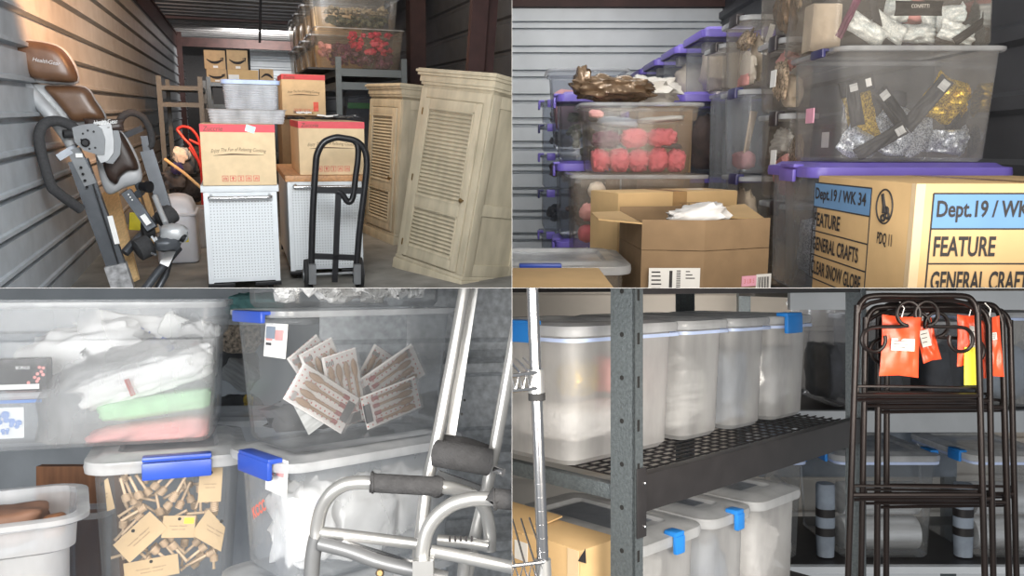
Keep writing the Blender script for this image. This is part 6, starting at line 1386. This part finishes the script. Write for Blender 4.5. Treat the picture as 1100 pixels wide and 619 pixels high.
# --- far shelving with rolls
DF = 3.3
zf = A(960, 606, DF).z; zf2 = A(960, 440, DF).z
l, r = A(846, 500, DF).x, A(1130, 500, DF).x
t = thing('shelving_rack', 'far steel rack behind the folded stands, pale shelf edges', 'shelving', Q, R.M, (l, DF, 0))
W_ = r - l
for z, hh in ((zf, .03), (zf2, .09), (1.59, .08)):
    MB().box(0, W_, -.03, 0, z - hh, z - .002).build('shelf_edge', M['galv_light'] if hh < .09 else M['galv'], t)
    MB().box(0, W_, .001, .7, z - .03, z - .004).build('shelf_deck', M['rackdark'], t)
for x in (.03, W_ - .03): MB().box(x - .03, x + .03, .71, .75, .1, 1.7).build('post', M['hammer'], t)
MB().box(.1, W_, .705, .709, zf2 - .45, zf2 - .03).build('back_panel', M['bluegrey'], t)
for i, (px0, px1, lb) in enumerate([(842, 872, 'clear bin of foil rolls beyond the far end of the lower rack row'), (901, 1018, 'clear bin of foil rolls behind the folded stands'), (1049, 1150, 'clear bin of foil rolls at the right edge, behind the stands')]):
    x0, x1 = A(px0, 550, DF).x, A(px1, 550, DF).x; w_ = x1 - x0 - .03; h = A(960, 490, DF).z - zf
    q = make_bin(Q, R.M, ((x0 + x1) / 2, DF + .30, zf + .002), 0, w_, .52, h - .02, lb, body='bin', lid='lidclear', lidh=.02, taper=.05, rim=.012, cr=.04, latches=[('right', 'bright_blue', -.6, .09), ('left', 'bright_blue', -.6, .09)])
    MB().rloops([(h - .046, w_ / 2 + .012, .272, .04), (h - .034, w_ / 2 + .012, .272, .04)], cap0=False).build('blue_seal', M['paleblue'], q)
    for k, zz in enumerate((.085, .235)):
        if w_ < .2: MB_ = MB().lathe([(0, .03), (.02, .065), (.98, .065), (1, .03)], (-w_ * .0, -.2, 0), (0, .1, 0), 20)
        else: MB_ = MB().lathe([(0, .03), (.02, .07), (.98, .07), (1, .03)], (-w_ * .40, -.05, 0), (w_ * .40, -.05, 0), 24)
        solo(MB_, 'foil_roll', M['foilroll'], ['lower', 'upper'][k] + ' silver foil roll in the ' + ['narrow bin beyond the rack', 'bin behind the folded stands', 'bin at the right edge'][i], 'foil roll', Q, FR[q.name], (0, -.10, zz))
for i, px in enumerate((886.5, 1034.5)):
    p = A(px, 583, DF - .0 + .1); p.z = zf + .002
    o = solo(MB().rloops([(0, .034, .034, .028), (.12, .037, .037, .03), (.30, .037, .037, .03), (.31, .034, .034, .028)], cap1=True), 'storage_jar', M['bluegrey'], 'tall banded jar between far bins, ' + ('next to the rack end' if i == 0 else 'behind the folded stands'), 'jar', Q, R.M, p)
    for z in (.09, .17): MB().rloops([(z, .0380, .0380, .03), (z + .035, .0380, .0380, .03)], cap0=False).build('dark_band', M['rackdark'], o)
for i, (px0, px1, yt, m, lb) in enumerate([(892, 925, 325, 'bin_smoke', 'smoky bin on the far upper shelf just past the rack end'), (945, 995, 340, 'bin_smoke', 'smoky bin on the far upper shelf behind the left orange tag'), (1000, 1050, 345, 'bin_smoke', 'smoky bin on the far upper shelf between the orange tags'), (1062, 1140, 335, 'bin_hazy', 'pale bin with a blue seal on the far upper shelf at the right edge')]):
    x0, x1 = A(px0, 400, DF).x, A(px1, 400, DF).x; w_ = x1 - x0 - .03; h = A(960, yt, DF).z - zf2
    q = make_bin(Q, R.M, ((x0 + x1) / 2, DF + .30, zf2 + .001), 0, w_, .5, h - .014, lb, body=m, lid='lidclear', lidh=.014, taper=.03, rim=.01, cr=.03)
    bag(Q, FR[q.name], (0, -.05, .14), (w_ * .38, .16, .12), 'dark goods inside the ' + ['smoky bin just past the rack end', 'smoky bin behind the left orange packet', 'smoky bin between the orange packets', 'pale blue-sealed bin at the right edge'][i], 'charcoal' if i < 3 else 'bluegrey', 'goods', seed=230 + i, e=.5, amp=.1, name='goods_bundle')
    if i == 3: MB().rloops([(h - .04, w_ / 2 + .010, .261, .03), (h - .028, w_ / 2 + .010, .261, .03)], cap0=False).build('blue_seal', M['paleblue'], q)
# --- folded plant stands with scroll tops
def stand(D, xl, xr, yt, xlb, xrb, label, r=.0058, scroll=True, shelves=(), lab=None):
    base = A((xlb + xrb) / 2, 640, D)
    t = thing('folding_stand', label, 'metal stand', Q, R.M, base, org=True)
    P = lambda px, py, dd=0: A(px, py, D + dd)
    yb = 650; k = (yb - yt) / (619.0 - yt)
    xb0, xb1 = xl + (xlb - xl) * k, xr + (xrb - xr) * k
    rr = 18
    MB().tube([P(xb0, yb), P(xl + (xlb - xl) * .1, yt + rr + 20), P(xl + .5, yt + rr), P(xl + rr * .3, yt + rr * .3), P(xl + rr, yt), P((xl + xr) / 2, yt), P(xr - rr, yt), P(xr - rr * .3, yt + rr * .3), P(xr - .5, yt + rr), P(xr + (xrb - xr) * .1, yt + rr + 20), P(xb1, yb)], r, 10, smooth=5).build('outer_frame', M['bronze'], t)
    for y in shelves:
        u = (y - yt) / (619.0 - yt); a, c = xl + (xlb - xl) * u, xr + (xrb - xr) * u
        MB().tube([P(a, y), P(c, y)], r * .8, 8).build('shelf_bar', M['bronze'], t)
        b = MB(); z0 = .05
        b.tube([P(a + 4, y - 2, .02), P(a + 4, y - 8, .02), P(a + 8, y - 10, .02), P(c - 8, y - 8, .02), P(c - 4, y - 6, .02), P(c - 4, y, .02)], r * .5, 6, smooth=3)
        b.tube([P(a + 3, y + 5, .015), P(c - 3, y + 3, .015)], r * .6, 6); b.build('folded_shelf', M['bronze'], t)
    if scroll:
        w_ = xr - xl
        for s in (-1, 1):
            cx = (xl + xr) / 2; X = lambda v: cx + s * v * w_ / 132.0
            pts = [P(X(48) + s * 13 * math.cos(a), yt + 47 + 13 * math.sin(a), -.006) for a in [math.radians(q) for q in range(60, 271, 30)][::1]] if False else []
            c1 = [(X(48 + 13 * math.cos(math.radians(a))), yt + 47 + 13 * math.sin(math.radians(a))) for a in range(-20, -271 - 1, -25)]
            c1 = [(X(48 + 13 * math.cos(math.radians(a))), yt + 47 + 13 * math.sin(math.radians(a))) for a in range(200, -91, -24)]
            c2 = [(X(10 + 12.5 * math.cos(math.radians(a))), yt + 19 + 13 * math.sin(math.radians(a))) for a in range(90, -215, -24)]
            line = [(X(40), yt + 33.2), (X(22), yt + 33.2)]
            MB().tube([P(x, y, -.004) for x, y in c1 + line + c2], r * .62, 8, smooth=2).build('scroll', M['bronze'], t)
        MB().tube([P(xl + 4, yt + 14, .004), P(xl + 26, yt + 5, .004), P(xr - 26, yt + 5, .004), P(xr - 4, yt + 14, .004)], r * .7, 8, smooth=3).build('top_rail', M['bronze'], t)
    return t
stand(1.66, 953, 1085, 333, 952, 1092, 'hindmost of the four folded scroll-top stands, farthest right', .0060, False, (531,))
stand(1.61, 944, 1076, 327, 942, 1084, 'third of the folded scroll-top stands, counted from the front', .0062, False, (438, 540))
stand(1.56, 930, 1062, 330, 925, 1067, 'second of the folded scroll-top stands, just behind the foremost', .0058, True, (431, 536))
stand(1.50, 921, 1050, 318, 911, 1058, 'foremost of the four folded scroll-top stands', .0058, True, (425, 532))
# --- orange packets hanging from the stands
def tagpack(px, py, D, w_, h, tilt, label, seed, white=None):
    p = A(px, py, D); sc = D / FPX
    o = packet(Q, R.M, p, w_ * sc, h * sc, .014, (0, tilt, 0), label, 'orange', seed, None, 'orange packets on the folded stands', 'hardware_packet', 'packet')
    MB().tube([(0, 0, h * sc * .47), (.002, -.004, h * sc * .62), (0, .01, h * sc * .72)], .0012, 6).build('tie', M['paper'], o)
    if white:
        u, v, a, c = white; q = MB().box(u * sc - a * sc / 2, u * sc + a * sc / 2, -.0105, -.0092, v * sc - c * sc / 2, v * sc + c * sc / 2); q = q.build('paper_label', M['label_grey'], o)
        b = MB()
        for k in range(3): b.box(u * sc - a * sc * .4, u * sc + a * sc * (.3 - .1 * k), -.0110, -.0105, v * sc + c * sc * (.28 - .25 * k) - .0006, v * sc + c * sc * (.28 - .25 * k) + .0006)
        b.build('label_print', M['ink'], q)
    return o
tagpack(967, 372, 1.525, 42, 66, .05, 'orange packet with a white label hanging at the left of the stands', 1, (0, 2, 25, 13))
o = tagpack(996, 366, 1.585, 20, 46, -.25, 'narrow orange packet hanging in the middle of the stands', 2, (-4, 4, 10, 18))
o = tagpack(1041, 366, 1.535, 26, 56, .0, 'orange packet with a yellow flap hanging at the right of the stands', 3, (2, 2, 9, 28))
MB().box(-.016, .018, -.0125, -.0105, -.085, -.012).build('yellow_flap', M['yellow'], o)
tagpack(1065, 373, 1.580, 22, 66, -.08, 'orange packet at the far right of the stands', 4, (1, 12, 5, 8))
# ================================================================== added dividers between the four bays, and trimming at them
def press(items, frame, passes=2):
    """Flatten soft things against each other where they meet, so that none runs into its neighbour."""
    inv = frame.inverted(); P = []
    for o in items:
        m = inv @ o.matrix_world; P.append([m @ v.co for v in o.data.vertices])
    ax = [Vector((1, 0, 0)), Vector((0, 1, 0)), Vector((0, 0, 1))]
    for _ in range(passes):
        for i in range(len(P)):
            for j in range(i + 1, len(P)):
                ca, cb = sum(P[i], Vector()) / len(P[i]), sum(P[j], Vector()) / len(P[j])
                best = None
                for n in ax + [cb - ca]:
                    if n.length < 1e-6: continue
                    n = n.normalized(); n = n if n.dot(cb - ca) >= 0 else -n
                    hi, lo = max(v.dot(n) for v in P[i]), min(v.dot(n) for v in P[j])
                    if best is None or hi - lo < best[0]: best = (hi - lo, n, (hi + lo) / 2)
                if best[0] > -.0008:
                    n, t = best[1], best[2]
                    for v in P[i]:
                        k = v.dot(n) - t + .0006
                        if k > 0: v -= n * k
                    for v in P[j]:
                        k = t + .0006 - v.dot(n)
                        if k > 0: v += n * k
    for k, pts in enumerate(P):        # crumple inwards only
        c = sum(pts, Vector()) / len(pts)
        for v in pts:
            e = v - c; v -= e * (.24 * (.5 + .5 * noise.noise(v * 19 + Vector((k * 3.1, 0, 0)))) + .06 * abs(noise.noise(v * 55)))
    for o, pts in zip(items, P):
        mi = o.matrix_world.inverted() @ frame
        for v, q in zip(o.data.vertices, pts): v.co = mi @ q
bpy.context.view_layer.update()
HARD = ('honey_dipper', 'wooden_stick', 'kraft_tag', 'goods_box', 'paper_parcel', 'butterfly_card', 'printed_box', 'green_band', 'folded_fabric', 'red_tape', 'grey_card', 'foil_roll', 'carton_box', 'folded_cloth', 'yarn_bag', 'tissue_packet', 'tissue_pompom')
for fid in BIN:
    if fid == id(fA): continue
    it = [o for o, f in CONT if f == fid and o.name.split('.')[0] not in HARD and not (f == id(fA) and o.get('label', '').startswith('big clear')) and not (o.data.materials[0] == M['blackcard'])]
    if len(it) > 1: press(it, BIN[fid][0])
press(SACKS, UL.M)
E = 0.0007
for nm, mb in (('light_divider_upright', MB().box(-.0003, .0003, 1.36, 9.5, .2, 6.0)), ('light_divider_level', MB().box(-4.2, -.0004, 1.36, 7.2, EYE - .0003, EYE + .0003).box(.0004, 4.2, 1.36, 7.2, EYE - .0003, EYE + .0003))):  # thin added sheets, keep the light of one bay out of the next
    o = mb.build(nm, M['divider'], flat=True); o['kind'] = 'structure'; QUAD[o.name] = None
bpy.context.view_layer.update()
for o in list(scene.objects):
    if o.type != 'MESH': continue
    q = QUAD.get(o.name)
    if q is None: continue
    mw = o.matrix_world.copy(); sx = -1 if q[1] == 'L' else 1; sz = 1 if q[0] == 'U' else -1
    W = [mw @ v.co for v in o.data.vertices]
    if not W: bpy.data.objects.remove(o); continue
    fx = [sx * v.x - E for v in W]; fz = [sz * (v.z - EYE) - E for v in W]
    if max(fx) <= 0 or max(fz) <= 0: bpy.data.objects.remove(o); continue
    cuts = ([(Vector((sx * E, 0, EYE)), Vector((sx, 0, 0)))] if min(fx) < 0 else []) + ([(Vector((0, 0, EYE + sz * E)), Vector((0, 0, sz)))] if min(fz) < 0 else [])
    if not cuts: continue
    if o.data.users > 1: o.data = o.data.copy()
    bm = bmesh.new(); bm.from_mesh(o.data); inv = mw.inverted(); nt = mw.to_3x3().transposed()
    for co, no in cuts:
        bmesh.ops.bisect_plane(bm, geom=bm.verts[:] + bm.edges[:] + bm.faces[:], dist=1e-7, plane_co=inv @ co, plane_no=(nt @ no).normalized(), clear_inner=True)
    if not bm.faces: bm.free(); bpy.data.objects.remove(o); continue
    bm.to_mesh(o.data); bm.free()
for o in list(scene.objects):          # things that lay wholly beyond a divider
    if o.type == 'EMPTY' and not o.children: bpy.data.objects.remove(o)
